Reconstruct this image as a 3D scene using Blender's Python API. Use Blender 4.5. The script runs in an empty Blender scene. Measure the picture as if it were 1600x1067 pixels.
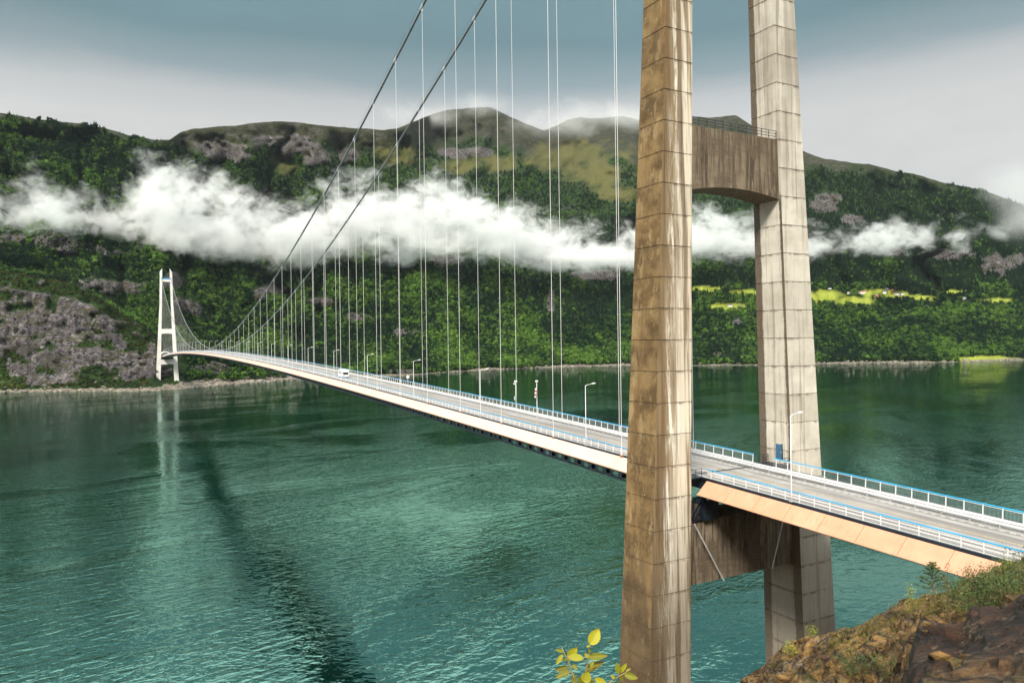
import bpy, bmesh, math, random
import numpy as np
from mathutils import Vector, Matrix
random.seed(7)
RNG = np.random.default_rng(11)
SC = bpy.context.scene
COL = SC.collection
R = math.radians

# ------------------------------------------------------------------ camera
CAM = np.array([-75.453, -75.983, 67.254])
YAW, PITCH, ROLL, FPX = 0.4960, -0.0011, -0.0137, 1140.49      # metres / radians / pixels of a 1600 px wide frame
_fw = np.array([math.sin(YAW) * math.cos(PITCH), math.cos(YAW) * math.cos(PITCH), math.sin(PITCH)])
_rt = np.array([math.cos(YAW), -math.sin(YAW), 0.0])
_up = np.cross(_rt, _fw)
_r = _rt * math.cos(ROLL) + _up * math.sin(ROLL)
_u = -_rt * math.sin(ROLL) + _up * math.cos(ROLL)
cam_data = bpy.data.cameras.new('camera')
cam = bpy.data.objects.new('camera', cam_data)
COL.objects.link(cam)
cam_data.sensor_width = 36.0
cam_data.lens = 36.0 * FPX / 1600.0
cam_data.clip_start = 0.1
cam_data.clip_end = 60000
cam.matrix_world = Matrix(((_r[0], _u[0], -_fw[0], CAM[0]), (_r[1], _u[1], -_fw[1], CAM[1]), (_r[2], _u[2], -_fw[2], CAM[2]), (0, 0, 0, 1)))
SC.camera = cam


def ray(x, y):
    """world direction seen at a point of the 1600x1067 photograph (x, y may be arrays)"""
    x = np.asarray(x, float); y = np.asarray(y, float)
    return _fw + _r * ((x - 800.0) / FPX)[..., None] + _u * ((533.5 - y) / FPX)[..., None]


def at_dist(x, y, D):
    """world point that far away (horizontal metres) in that direction"""
    d = ray(x, y)
    return CAM + d * (np.asarray(D, float) / np.hypot(d[..., 0], d[..., 1]))[..., None]


def at_z(x, y, z):
    d = ray(x, y)
    return CAM + d * ((z - CAM[2]) / d[..., 2])[..., None]


# ------------------------------------------------------------------ sky, sun, exposure
SUN_EL, SUN_AZ = 42.0, 226.0        # compass style: 0 = +Y, clockwise
world = bpy.data.worlds.new('World')
SC.world = world
world.use_nodes = True
nt = world.node_tree
nt.nodes.clear()
W = nt.nodes.new
out = W('ShaderNodeOutputWorld'); bg = W('ShaderNodeBackground')
bg.inputs['Strength'].default_value = 0.1
nt.links.new(bg.outputs[0], out.inputs[0])
sky = W('ShaderNodeTexSky'); sky.sky_type = 'NISHITA'; sky.sun_disc = False
sky.sun_elevation = R(SUN_EL); sky.sun_rotation = R(SUN_AZ); sky.air_density = 1.2; sky.dust_density = 2.0
tc = W('ShaderNodeTexCoord'); sep = W('ShaderNodeSeparateXYZ')
nt.links.new(tc.outputs['Generated'], sep.inputs[0])
ramp = W('ShaderNodeValToRGB')                       # overcast veil: pale over the ridges, thinner and teal higher up
e = ramp.color_ramp.elements
e[0].position = 0.0; e[0].color = (0.43, 0.425, 0.412, 1)
e[1].position = 1.0; e[1].color = (1.0, 1.02, 1.0, 1)
for p_, c_ in ((0.27, (0.43, 0.425, 0.412)), (0.305, (0.355, 0.362, 0.36)), (0.335, (0.195, 0.243, 0.254)), (0.375, (0.112, 0.178, 0.194)), (0.434, (0.118, 0.190, 0.207)), (0.450, (0.52, 0.59, 0.59)), (0.48, (0.95, 1.0, 0.98))):  # upper stops brightened above the view, added to light the water
    k = e.new(p_); k.color = (*c_, 1)
nz = W('ShaderNodeTexNoise'); nz.inputs['Scale'].default_value = 3.2; nz.inputs['Detail'].default_value = 6.0; nz.inputs['Roughness'].default_value = 0.62
mp = W('ShaderNodeMapping'); mp.inputs['Scale'].default_value = (1, 1, 3.2)
nt.links.new(tc.outputs['Generated'], mp.inputs[0]); nt.links.new(mp.outputs[0], nz.inputs['Vector'])
ma = W('ShaderNodeMath'); ma.operation = 'MULTIPLY_ADD'; ma.inputs[1].default_value = 0.06; ma.inputs[2].default_value = -0.03
nt.links.new(nz.outputs['Fac'], ma.inputs[0])
ad = W('ShaderNodeMath'); ad.operation = 'ADD'
nt.links.new(sep.outputs['Z'], ad.inputs[0]); nt.links.new(ma.outputs[0], ad.inputs[1])
nt.links.new(ad.outputs[0], ramp.inputs['Fac'])
sc_ = W('ShaderNodeMix'); sc_.data_type = 'RGBA'; sc_.blend_type = 'MULTIPLY'; sc_.inputs[0].default_value = 1.0
vr = W('ShaderNodeMapRange'); vr.inputs['From Min'].default_value = 0.3; vr.inputs['From Max'].default_value = 0.7
vr.inputs['To Min'].default_value = 9.2; vr.inputs['To Max'].default_value = 10.6
nt.links.new(nz.outputs['Fac'], vr.inputs['Value'])
nt.links.new(ramp.outputs[0], sc_.inputs[6]); nt.links.new(vr.outputs[0], sc_.inputs[7])
mx = W('ShaderNodeMix'); mx.data_type = 'RGBA'; mx.inputs[0].default_value = 0.93
nt.links.new(sky.outputs[0], mx.inputs[6]); nt.links.new(sc_.outputs[2], mx.inputs[7])
nt.links.new(mx.outputs[2], bg.inputs['Color'])

sun_data = bpy.data.lights.new('sun', 'SUN')
sun_data.energy = 3.2; sun_data.angle = R(13); sun_data.color = (1.0, 0.93, 0.82)
sun = bpy.data.objects.new('sun', sun_data); COL.objects.link(sun)
_sd = Vector((math.sin(R(SUN_AZ)) * math.cos(R(SUN_EL)), math.cos(R(SUN_AZ)) * math.cos(R(SUN_EL)), math.sin(R(SUN_EL))))
sun.rotation_euler = _sd.to_track_quat('Z', 'Y').to_euler()
sun.location = (0, -200, 400)

vs = SC.view_settings
vs.view_transform = 'Standard'; vs.look = 'None'; vs.exposure = 0.68; vs.gamma = 1.0; vs.use_curve_mapping = False
cy = SC.cycles
cy.max_bounces = 6; cy.diffuse_bounces = 2; cy.glossy_bounces = 3; cy.transmission_bounces = 2; cy.transparent_max_bounces = 8
cy.volume_bounces = 2
cy.use_denoising = True; cy.use_adaptive_sampling = True; cy.adaptive_threshold = 0.02; cy.adaptive_min_samples = 24
cy.caustics_reflective = False; cy.caustics_refractive = False


# ------------------------------------------------------------------ helpers
def tag(o, label=None, cat=None, group=None, kind=None):
    if label: o['label'] = label
    if cat: o['category'] = cat
    if group: o['group'] = group
    if kind: o['kind'] = kind
    return o


def adopt(o, parent):
    if parent is not None:
        o.parent = parent
        m = parent.matrix_basis.copy(); q = parent.parent
        m = (parent.matrix_parent_inverse @ m)
        while q is not None:
            m = (q.matrix_parent_inverse @ q.matrix_basis) @ m; q = q.parent
        o.matrix_parent_inverse = m.inverted()
    return o


def empty(name, loc, label=None, cat=None, group=None):
    o = bpy.data.objects.new(name, None); COL.objects.link(o)
    o.location = loc; o.empty_display_size = 0.5
    return tag(o, label, cat, group)


def link(name, me, parent=None, loc=None, rot=None, scale=None):
    o = bpy.data.objects.new(name, me); COL.objects.link(o)
    if loc is not None: o.location = loc
    if rot is not None: o.rotation_euler = rot
    if scale is not None: o.scale = scale
    return adopt(o, parent)


class MB:
    """collects plain geometry, build() links it as one mesh object"""
    def __init__(s): s.v = []; s.f = []; s.mi = []
    def add(s, vs_, fs, mi=0):
        b = len(s.v); s.v += [tuple(map(float, v)) for v in vs_]
        s.f += [tuple(b + i for i in f) for f in fs]; s.mi += [mi] * len(fs); return s
    def box(s, a, b, mi=0):
        x0, y0, z0 = a; x1, y1, z1 = b
        return s.add([(x0, y0, z0), (x1, y0, z0), (x1, y1, z0), (x0, y1, z0), (x0, y0, z1), (x1, y0, z1), (x1, y1, z1), (x0, y1, z1)],
                     [(0, 3, 2, 1), (4, 5, 6, 7), (0, 1, 5, 4), (1, 2, 6, 5), (2, 3, 7, 6), (3, 0, 4, 7)], mi)
    def beam(s, p, q, w, h, mi=0):
        """rectangular bar from p to q, w across, h in the upright direction"""
        p = Vector(p); q = Vector(q); d = (q - p).normalized()
        u = Vector((0, 0, 1)) if abs(d.z) < 0.95 else Vector((0, 1, 0))
        a = d.cross(u).normalized() * w / 2; c = a.cross(d).normalized() * h / 2
        vv = [p - a - c, p + a - c, p + a + c, p - a + c, q - a - c, q + a - c, q + a + c, q - a + c]
        return s.add(vv, [(0, 1, 2, 3), (7, 6, 5, 4), (0, 4, 5, 1), (1, 5, 6, 2), (2, 6, 7, 3), (3, 7, 4, 0)], mi)
    def tube(s, pts, r, n=8, mi=0, cap=True):
        pts = [Vector(p) for p in pts]; rr = r if hasattr(r, '__len__') else [r] * len(pts)
        b = len(s.v)
        for i, p in enumerate(pts):
            d = (pts[min(i + 1, len(pts) - 1)] - pts[max(i - 1, 0)]).normalized()
            u = Vector((0, 0, 1)) if abs(d.z) < 0.9 else Vector((1, 0, 0))
            a = d.cross(u).normalized(); c = a.cross(d).normalized()
            for k in range(n):
                t = 2 * math.pi * k / n
                s.v.append(tuple(p + (a * math.cos(t) + c * math.sin(t)) * rr[i]))
        for i in range(len(pts) - 1):
            for k in range(n):
                k2 = (k + 1) % n
                s.f.append((b + i * n + k, b + (i + 1) * n + k, b + (i + 1) * n + k2, b + i * n + k2)); s.mi.append(mi)
        if cap:
            s.f.append(tuple(b + k for k in range(n))); s.mi.append(mi)
            e_ = b + (len(pts) - 1) * n
            s.f.append(tuple(e_ + n - 1 - k for k in range(n))); s.mi.append(mi)
        return s
    def loft(s, rings, mi=0, cap=True):
        """rings: equal-length closed loops of points"""
        n = len(rings[0]); b = len(s.v)
        for rg in rings: s.v += [tuple(map(float, p)) for p in rg]
        for i in range(len(rings) - 1):
            for k in range(n):
                k2 = (k + 1) % n
                s.f.append((b + i * n + k, b + i * n + k2, b + (i + 1) * n + k2, b + (i + 1) * n + k)); s.mi.append(mi)
        if cap:
            s.f.append(tuple(b + n - 1 - k for k in range(n))); s.mi.append(mi)
            e_ = b + (len(rings) - 1) * n
            s.f.append(tuple(e_ + k for k in range(n))); s.mi.append(mi)
        return s
    def mesh(s, name, mats, smooth=False):
        me = bpy.data.meshes.new(name); me.from_pydata(s.v, [], s.f)
        for m in (mats if isinstance(mats, (list, tuple)) else [mats]): me.materials.append(m)
        me.polygons.foreach_set('material_index', s.mi)
        if smooth: me.polygons.foreach_set('use_smooth', [True] * len(s.f))
        me.update()
        return me
    def build(s, name, mats, parent=None, smooth=False, kind=None, label=None):
        o = link(name, s.mesh(name, mats, smooth), parent)
        return tag(o, label=label, kind=kind)


def fix_normals(o):
    bm = bmesh.new(); bm.from_mesh(o.data); bmesh.ops.recalc_face_normals(bm, faces=bm.faces); bm.to_mesh(o.data); bm.free()
    return o


# value noise -------------------------------------------------------
def _hash(ix, iy, iz, seed):
    h = (ix.astype(np.int64) * 374761393 + iy.astype(np.int64) * 668265263 + iz.astype(np.int64) * 2147483647 + seed * 1274126177) & 0xffffffff
    h = ((h ^ (h >> 13)) * 1274126177) & 0xffffffff
    h = ((h ^ (h >> 16)) * 2246822519) & 0xffffffff
    return ((h ^ (h >> 15)) & 0xffffff) / float(0xffffff)


def vnoise(x, y, z=0.0, seed=0):
    x, y, z = np.broadcast_arrays(np.asarray(x, float), np.asarray(y, float), np.asarray(z, float))
    ix, iy, iz = np.floor(x), np.floor(y), np.floor(z)
    fx, fy, fz = x - ix, y - iy, z - iz
    fx, fy, fz = (t * t * t * (t * (t * 6 - 15) + 10) for t in (fx, fy, fz))
    r = 0
    for dx in (0, 1):
        for dy in (0, 1):
            for dz in (0, 1):
                r = r + _hash(ix + dx, iy + dy, iz + dz, seed) * (fx if dx else 1 - fx) * (fy if dy else 1 - fy) * (fz if dz else 1 - fz)
    return r * 2 - 1


def fbm(x, y, z=0.0, oct=4, seed=0, gain=0.5, lac=2.03, ridged=False):
    a, s, t = 1.0, 0.0, 0.0
    for o in range(oct):
        n = vnoise(np.asarray(x) * lac ** o, np.asarray(y) * lac ** o, np.asarray(z) * lac ** o, seed + o * 17)
        if ridged: n = 1 - 2 * np.abs(n)
        s = s + a * n; t += a; a *= gain
    return s / t


# materials ---------------------------------------------------------
class NT:
    def __init__(s, name):
        s.mat = bpy.data.materials.new(name); s.mat.use_nodes = True
        s.t = s.mat.node_tree; s.t.nodes.clear()
        s.out = s.t.nodes.new('ShaderNodeOutputMaterial')
    def n(s, typ, ins=None, **props):
        nd = s.t.nodes.new('ShaderNode' + typ)
        for k_, v_ in props.items(): setattr(nd, k_, v_)
        for k_, v_ in (ins or {}).items(): s.set(nd.inputs[k_], v_)
        return nd
    def set(s, sock, v):
        if isinstance(v, bpy.types.NodeSocket): s.t.links.new(v, sock)
        elif isinstance(v, bpy.types.Node): s.t.links.new(v.outputs[0], sock)
        else:
            if hasattr(sock.default_value, '__len__') and len(sock.default_value) == 4 and len(v) == 3: v = (*v, 1)
            sock.default_value = v
    def coord(s, kind='Object'): return s.n('TexCoord').outputs[kind]
    def attr(s, name, o='Fac'): return s.n('Attribute', attribute_name=name).outputs[o]
    def map(s, vec, scale=(1, 1, 1), loc=(0, 0, 0), rot=(0, 0, 0)):
        return s.n('Mapping', {0: vec, 'Scale': scale, 'Location': loc, 'Rotation': rot}).outputs[0]
    def map2(s, vec, ang, sx, sy):
        return s.n('Mapping', {0: vec, 'Rotation': (0, 0, R(ang)), 'Scale': (1 / sx, 1 / sy, 1)}, vector_type='TEXTURE').outputs[0]
    def noise(s, vec, scale=1.0, detail=4.0, rough=0.55, dist=0.0):
        return s.n('TexNoise', {'Vector': vec, 'Scale': scale, 'Detail': detail, 'Roughness': rough, 'Distortion': dist}).outputs['Fac']
    def mr(s, v, a, b, c=0.0, d=1.0, smooth=True):
        return s.n('MapRange', {'Value': v, 'From Min': a, 'From Max': b, 'To Min': c, 'To Max': d},
                   interpolation_type='SMOOTHSTEP' if smooth else 'LINEAR').outputs[0]
    def math(s, op, a, b=None, c=None):
        nd = s.n('Math', operation=op)
        for i, v in enumerate((a, b, c)):
            if v is not None: s.set(nd.inputs[i], v)
        return nd.outputs[0]
    def mix(s, f, a, b, blend='MIX'):
        nd = s.n('Mix', data_type='RGBA', blend_type=blend)
        s.set(nd.inputs[0], f); s.set(nd.inputs[6], a); s.set(nd.inputs[7], b)
        return nd.outputs[2]
    def bump(s, h, strength=0.4, dist=0.1, normal=None):
        nd = s.n('Bump', {'Height': h, 'Strength': strength, 'Distance': dist})
        if normal is not None: s.set(nd.inputs['Normal'], normal)
        return nd.outputs[0]
    def pbr(s, col, rough=0.6, normal=None, metal=0.0, spec=0.5, **kw):
        b = s.n('BsdfPrincipled')
        s.set(b.inputs['Base Color'], col); s.set(b.inputs['Roughness'], rough); s.set(b.inputs['Metallic'], metal)
        s.set(b.inputs['Specular IOR Level'], spec)
        if normal is not None: s.set(b.inputs['Normal'], normal)
        for k_, v_ in kw.items(): s.set(b.inputs[k_], v_)
        s.t.links.new(b.outputs[0], s.out.inputs['Surface'])
        return s.mat


def simple(name, col, rough=0.5, var=0.12, scale=0.8, metal=0.0, spec=0.5, bump=0.0):
    m = NT(name); c = m.coord()
    n1 = m.noise(c, scale, 5, 0.6)
    dk = tuple(v * (1 - var * 2) for v in col); lt = tuple(min(1, v * (1 + var)) for v in col)
    cc = m.mix(m.mr(n1, 0.3, 0.7), dk, lt)
    nn = m.bump(m.noise(c, scale * 12, 3), bump, 0.02) if bump else None
    return m.pbr(cc, m.mr(n1, 0.2, 0.8, rough - 0.08, rough + 0.08), nn, metal, spec)


WATER = -6.0

# ------------------------------------------------------------------ far shore: hills, mountains
TX = np.array([-420, 0, 120, 190, 235, 252, 268, 284, 330, 450, 600, 640, 680, 760, 850, 900, 1000, 1180, 1300, 1450, 1600, 2020], float)
SHORE_X = [-420, 0, 60, 240, 330, 400, 450, 560, 620, 640, 700, 760, 850, 930, 1000, 1080, 1180, 1300, 1450, 1600, 2020]
SHORE_Y = [620, 613, 612, 611, 603, 598, 594, 589, 587, 586, 581, 578, 574, 572, 571, 571, 570, 568, 567, 562, 553]
RIDGE_X = [-420, -150, 0, 30, 60, 130, 165, 200, 240, 265, 274, 285, 300, 330, 370, 400, 440, 470, 500, 560, 600, 622, 640, 660, 680, 700, 730, 752, 764, 780, 800, 820, 850, 870, 885, 905, 930, 955, 975, 1000, 1040, 1085, 1110, 1150, 1175, 1215, 1255, 1290, 1330, 1360, 1400, 1430, 1470, 1500, 1540, 1575, 1610, 1700, 1850, 2020]
RIDGE_Y = [235, 190, 177, 181, 187, 193, 201, 211, 218, 219, 212, 206, 202, 199, 196, 192, 190, 192, 196, 201, 203, 201, 193, 185, 177, 172, 169, 168, 167, 174, 184, 193, 204, 196, 188, 184, 185, 183, 182, 189, 190, 182, 184, 180, 196, 218, 237, 249, 254, 257, 268, 272, 285, 291, 299, 311, 328, 375, 430, 470]
#      r1 (y, dD)   r2            r3            r4            ridge dD
TAB = [((606, 30), (435, 330), (425, 600), (320, 1000), 1450), ((602, 20), (425, 300), (416, 560), (300, 950), 1400),
       ((598, 25), (447, 280), (438, 520), (305, 950), 1400), ((596, 40), (492, 260), (484, 480), (310, 1000), 1400),
       ((594, 58), (520, 200), (512, 430), (310, 1000), 1350), ((592.5, 66), (540, 160), (530, 330), (310, 1000), 1330),
       ((592, 62), (543, 160), (532, 330), (312, 1050), 1380), ((592, 52), (547, 170), (535, 340), (315, 1100), 1700),
       ((594, 60), (560, 150), (545, 400), (330, 1150), 1720), ((588, 30), (565, 250), (550, 400), (340, 1200), 1750),
       ((580, 30), (553, 150), (520, 320), (340, 1200), 1750), ((578, 30), (550, 150), (515, 320), (335, 1200), 1850),
       ((576, 30), (548, 150), (510, 330), (330, 1250), 2600), ((572, 30), (545, 150), (500, 350), (320, 1300), 2800),
       ((568, 30), (542, 150), (500, 350), (330, 1300), 2850), ((567, 30), (540, 150), (500, 350), (335, 1300), 3300),
       ((566, 30), (540, 150), (500, 400), (335, 1250), 3300), ((564, 25), (530, 150), (482, 500), (340, 1150), 2700),
       ((562, 25), (520, 200), (472, 560), (360, 1100), 2000), ((561, 25), (515, 200), (470, 560), (370, 1100), 1850),
       ((556, 25), (510, 200), (464, 560), (385, 1050), 1700), ((548, 25), (530, 200), (515, 560), (495, 900), 1500)]
cols = np.arange(-420, 2021, 4.0)
shore_y = np.interp(cols, SHORE_X, SHORE_Y) + 0.5 * fbm(cols / 14.0, 0, oct=3, seed=5)
shore_pt = at_z(cols, shore_y, WATER)
shore_D = np.hypot(shore_pt[:, 0] - CAM[0], shore_pt[:, 1] - CAM[1])
ridge_y = np.interp(cols, RIDGE_X, RIDGE_Y) + 1.7 * fbm(cols / 22.0, 3.3, oct=5, seed=9, gain=0.7)


def sstep0(a, b, x):
    t = np.clip((x - a) / (b - a), 0, 1); return t * t * (3 - 2 * t)


def tabcol(k, j):
    return np.interp(cols, TX, [t[k][j] for t in TAB])


ctrl_y = np.stack([shore_y, tabcol(0, 0), tabcol(1, 0), tabcol(2, 0), np.minimum(tabcol(3, 0), 0.5 * (tabcol(2, 0) + ridge_y) + 20), ridge_y])
ctrl_D = np.stack([shore_D, shore_D + tabcol(0, 1), shore_D + tabcol(1, 1), shore_D + tabcol(2, 1), shore_D + tabcol(3, 1),
                   shore_D + np.interp(cols, TX, [t[4] for t in TAB])])
vrows = np.concatenate([np.linspace(0, 1, 6, endpoint=False), np.linspace(1, 2, 34, endpoint=False), np.linspace(2, 3, 12, endpoint=False),
                        np.linspace(3, 4, 44, endpoint=False), np.linspace(4, 5, 44)])
i0 = np.minimum(vrows.astype(int), 4); fr = (vrows - i0)[:, None]
GY = ctrl_y[i0] * (1 - fr) + ctrl_y[i0 + 1] * fr            # rows x cols, heights as seen on the photograph
GD = ctrl_D[i0] * (1 - fr) + ctrl_D[i0 + 1] * fr
GX = np.broadcast_to(cols, GY.shape)
inland = GD - shore_D[None, :]
# gullies and spurs (real relief, in metres, along the line of slope)
g1 = fbm(GX / 75.0 + 0.6 * fbm(GX / 90.0, GY / 60.0, oct=2, seed=31), GY / 150.0, oct=4, seed=21, ridged=True)
g2 = fbm(GX / 26.0, GY / 38.0, oct=4, seed=41)
amp = np.clip(inland * 0.22, 0, 320)
fade = np.clip((5.0 - vrows) / 0.25, 0.15, 1)[:, None]
GD = GD + (amp * g1 + np.clip(inland * 0.07, 0, 80) * g2) * fade
GD = GD + 34.0 * fbm(GX / 9.0, GY / 6.5, oct=4, seed=47, gain=.6) * np.clip((vrows - 3.2) / .8, 0, 1)[:, None] * fade
# low crags near the water and on the left hill
GD = GD + 9.0 * fbm(GX / 9.0, GY / 7.0, oct=3, seed=51) * np.clip(inland / 40.0, 0, 1) * (vrows < 2.4)[:, None]


def ell(cx, cy, rx, ry, ang=0.0, soft=0.35):
    a = R(ang); dx = GX - cx; dy = GY - cy
    u = (dx * math.cos(a) + dy * math.sin(a)) / rx; v = (-dx * math.sin(a) + dy * math.cos(a)) / ry
    return np.clip((1 - np.sqrt(u * u + v * v)) / soft, 0, 1)


n_m = fbm(GX / 16.0, GY / 11.0, oct=4, seed=61)
n_f = fbm(GX / 7.0, GY / 5.0, oct=3, seed=71)
rock = np.zeros_like(GX)
for a_ in ((90, 532, 175, 92, 14), (190, 447, 105, 17, 5), (295, 478, 62, 15, 35), (110, 383, 100, 20, 8), (15, 372, 50, 18), (245, 572, 34, 30), (345, 577, 60, 17, 8),
           (415, 455, 50, 18, -15), (500, 470, 34, 13), (560, 497, 28, 12), (640, 520, 30, 10), (392, 310, 60, 26), (300, 285, 45, 26), (345, 235, 80, 20, 10), (480, 238, 100, 28, 12),
           (540, 246, 28, 22), (728, 238, 66, 12), (862, 470, 8, 26), (1560, 415, 50, 30), (1475, 398, 56, 17), (1395, 395, 30, 12), (1292, 318, 30, 22),
           (1135, 556, 60, 9), (1150, 503, 16, 9), (1205, 500, 14, 10), (625, 580, 44, 6), (1012, 548, 12, 12), (1330, 345, 30, 15), (270, 440, 20, 20), (930, 430, 60, 12), (700, 410, 40, 12)):
    rock = np.maximum(rock, ell(*a_, soft=1.0) if len(a_) == 5 else ell(*a_, 0, 1.0))
n_w = fbm(GX / 34.0, GY / 20.0, oct=4, seed=66)
rock = np.clip((np.minimum(rock, .62) * 1.5 - .42 + 0.75 * n_w + 0.55 * n_m + .25 * n_f) * 2.2, 0, 1) * (rock > 0)
hill = sstep0(262, 228, GX) * ((vrows > .9) & (vrows < 1.88))[:, None]
rock = np.maximum(rock, np.clip((.24 + .85 * n_w + .45 * n_m + .2 * n_f) * 2.4, 0, 1) * hill)
bare = np.clip((ridge_y[None, :] + np.interp(cols, [-420, 0, 270, 300, 600, 700, 800, 900, 1000, 1200, 1400, 1600, 2020], [8, 12, 15, 42, 44, 62, 62, 72, 75, 36, 14, 6, 4])[None, :] - GY) / 22.0 + 0.9 * n_m, 0, 1)
mead = np.zeros_like(GX)
for a_ in ((1288, 463, 42, 12), (1330, 470, 45, 8), (1385, 460, 52, 9, 3), (1445, 466, 26, 5), (1490, 457, 24, 4), (1540, 561, 62, 6), (1135, 479, 42, 6), (1165, 457, 32, 5), (1105, 452, 30, 5), (1560, 470, 30, 5)):
    mead = np.maximum(mead, ell(*a_, soft=0.5))
mead = np.clip(mead * 1.5 + (.8 * n_f + .7 * n_m - .1) * (mead > 0), 0, 1)
alp = np.zeros_like(GX)
for a_ in ((930, 270, 75, 30, 10), (965, 302, 60, 18, 10), (850, 252, 60, 26), (780, 254, 60, 18), (715, 262, 40, 14), (445, 246, 30, 30), (620, 240, 50, 24), (900, 240, 110, 26)):
    alp = np.maximum(alp, ell(*a_, soft=0.7))
alp = np.clip(alp * 1.1 + (1.1 * n_m + .5 * n_f - .12) * (alp > 0), 0, 1)
# cliffs stand out from the slope
GD = GD - 30.0 * rock * np.clip(inland / 300.0, 0, 1) + 16.0 * rock * n_f * np.clip(inland / 60.0, 0, 1)
TP = at_dist(GX, GY, GD)
shoreband = np.clip(1.15 - (shore_y[None, :] - GY) / np.maximum(.6, 2.6 + 4.5 * fbm(GX / 40.0, 0, seed=8, oct=3)), 0, 1)
shoreband = np.where(GX < 470, np.clip(1.3 - (shore_y[None, :] - GY) / np.interp(cols, [0, 220, 260, 330, 400, 450], [5, 6, 11, 13, 9, 7])[None, :] + 0.5 * n_f, 0, 1), shoreband)

nr, nc = GX.shape
under = at_dist(cols, shore_y, shore_D - 45); under[:, 2] = WATER - 14
back = at_dist(cols, ridge_y, GD[-1] + 700); back[:, 2] = TP[-1][:, 2] - 160
back2 = at_dist(cols, ridge_y, GD[-1] + 2600); back2[:, 2] = WATER - 10
V = np.concatenate([under[None], TP, back[None], back2[None]])
NR = V.shape[0]
idx = np.arange(NR * nc).reshape(NR, nc)
F = np.stack([idx[:-1, :-1], idx[:-1, 1:], idx[1:, 1:], idx[1:, :-1]], -1).reshape(-1, 4)


def grid_mesh(name, verts, faces, mats, attrs, smooth=True):
    me = bpy.data.meshes.new(name)
    me.vertices.add(len(verts)); me.vertices.foreach_set('co', np.ascontiguousarray(verts, np.float32).ravel())
    me.loops.add(faces.size); me.loops.foreach_set('vertex_index', np.ascontiguousarray(faces, np.int32).ravel())
    me.polygons.add(len(faces)); me.polygons.foreach_set('loop_start', np.arange(0, faces.size, faces.shape[1], dtype=np.int32))
    me.update(calc_edges=True)
    if smooth: me.polygons.foreach_set('use_smooth', np.ones(len(faces), bool))
    for k_, v_ in attrs.items():
        a = me.attributes.new(k_, 'FLOAT', 'POINT'); a.data.foreach_set('value', np.ascontiguousarray(v_, np.float32).ravel())
    for m in mats: me.materials.append(m)
    me.validate()
    return me


m = NT('mountain_ground')
co = m.coord()
big = m.noise(co, 0.004, 6, 0.6); mid = m.noise(co, 0.03, 6, 0.65); fine = m.noise(co, 0.16, 5, 0.7)
forest = m.mix(m.mr(mid, 0.35, 0.65), (0.006, 0.018, 0.004), (0.022, 0.048, 0.008))
scrub = m.mix(m.mr(fine, 0.35, 0.65), (0.011, 0.015, 0.006), (0.050, 0.050, 0.024))
alpc = m.mix(m.mr(fine, 0.3, 0.7), (0.045, 0.055, 0.014), (0.140, 0.122, 0.036))
crk = m.n('TexVoronoi', {'Vector': m.map(m.n('VectorMath', {0: co, 1: m.n('TexNoise', {'Vector': co, 'Scale': 0.06, 'Detail': 3.0}).outputs['Color']}).outputs[0], (0.055, 0.055, 0.085)), 'Scale': 1.0, 'Detail': 2.0}, feature='DISTANCE_TO_EDGE').outputs['Distance']
rk = m.mix(m.mr(fine, 0.36, 0.62), (0.030, 0.026, 0.030), (0.185, 0.165, 0.172))
rk = m.mix(m.math('MULTIPLY', m.mr(crk, 0.09, 0.0), 0.75), rk, (0.020, 0.016, 0.022))
streakv = m.noise(m.map(co, (0.07, 0.07, 0.02)), 1.0, 6, 0.7)
rk = m.mix(m.mr(streakv, 0.5, 0.68), rk, (0.07, 0.065, 0.04))
rk = m.mix(m.mr(mid, 0.56, 0.72), rk, (0.27, 0.245, 0.225))
ledge = m.noise(m.map(co, (0.02, 0.02, 0.11), rot=(0.12, 0.10, 0)), 1.0, 6, 0.65)
rk = m.mix(m.math('MULTIPLY', m.mr(ledge, 0.50, 0.60), 0.75), rk, (0.050, 0.050, 0.020))
rk = m.mix(m.math('MULTIPLY', m.mr(m.noise(co, 0.012, 4), 0.52, 0.62), 0.5), rk, (0.040, 0.034, 0.040))
mdc = m.mix(m.mr(fine, 0.3, 0.7), (0.20, 0.27, 0.03), (0.36, 0.38, 0.06))
shc = m.mix(m.mr(m.noise(co, 0.22, 5, 0.7), 0.35, 0.62), (0.06, 0.050, 0.040), (0.34, 0.295, 0.235))
crag_ = m.mr(m.noise(m.map(co, (0.02, 0.02, 0.035)), 1.0, 8, 0.72), 0.50, 0.60)
scrub = m.mix(m.math('MULTIPLY', crag_, 0.55), scrub, (0.085, 0.078, 0.075))
c_ = m.mix(m.attr('bare'), forest, scrub)
c_ = m.mix(m.attr('alp'), c_, alpc)
rkm = m.mr(m.math('ADD', m.attr('rock'), m.math('MULTIPLY_ADD', fine, 0.7, -0.35)), 0.25, 0.6)
c_ = m.mix(rkm, c_, rk)
c_ = m.mix(m.attr('mead'), c_, mdc)
c_ = m.mix(m.mr(m.math('ADD', m.attr('shoreband'), m.math('MULTIPLY_ADD', fine, 0.5, -0.25)), 0.35, 0.7), c_, shc)
hgt = m.math('ADD', m.math('MULTIPLY', mid, 12.0), m.math('MULTIPLY', fine, 7.0))
MAT_MOUNTAIN = m.pbr(c_, 0.9, m.bump(hgt, 0.7, 1.0), spec=0.15)

pad = lambda a: np.concatenate([a[:1], a, a[-1:], a[-1:]])
mount = link('mountains', grid_mesh('mountains', V.reshape(-1, 3), F, [MAT_MOUNTAIN],
             {'rock': pad(rock), 'bare': pad(bare), 'mead': pad(mead), 'alp': pad(alp), 'shoreband': pad(shoreband)}))
tag(mount, 'steep forested fjord mountains with bare rock faces and meadows', kind='structure')

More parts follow.
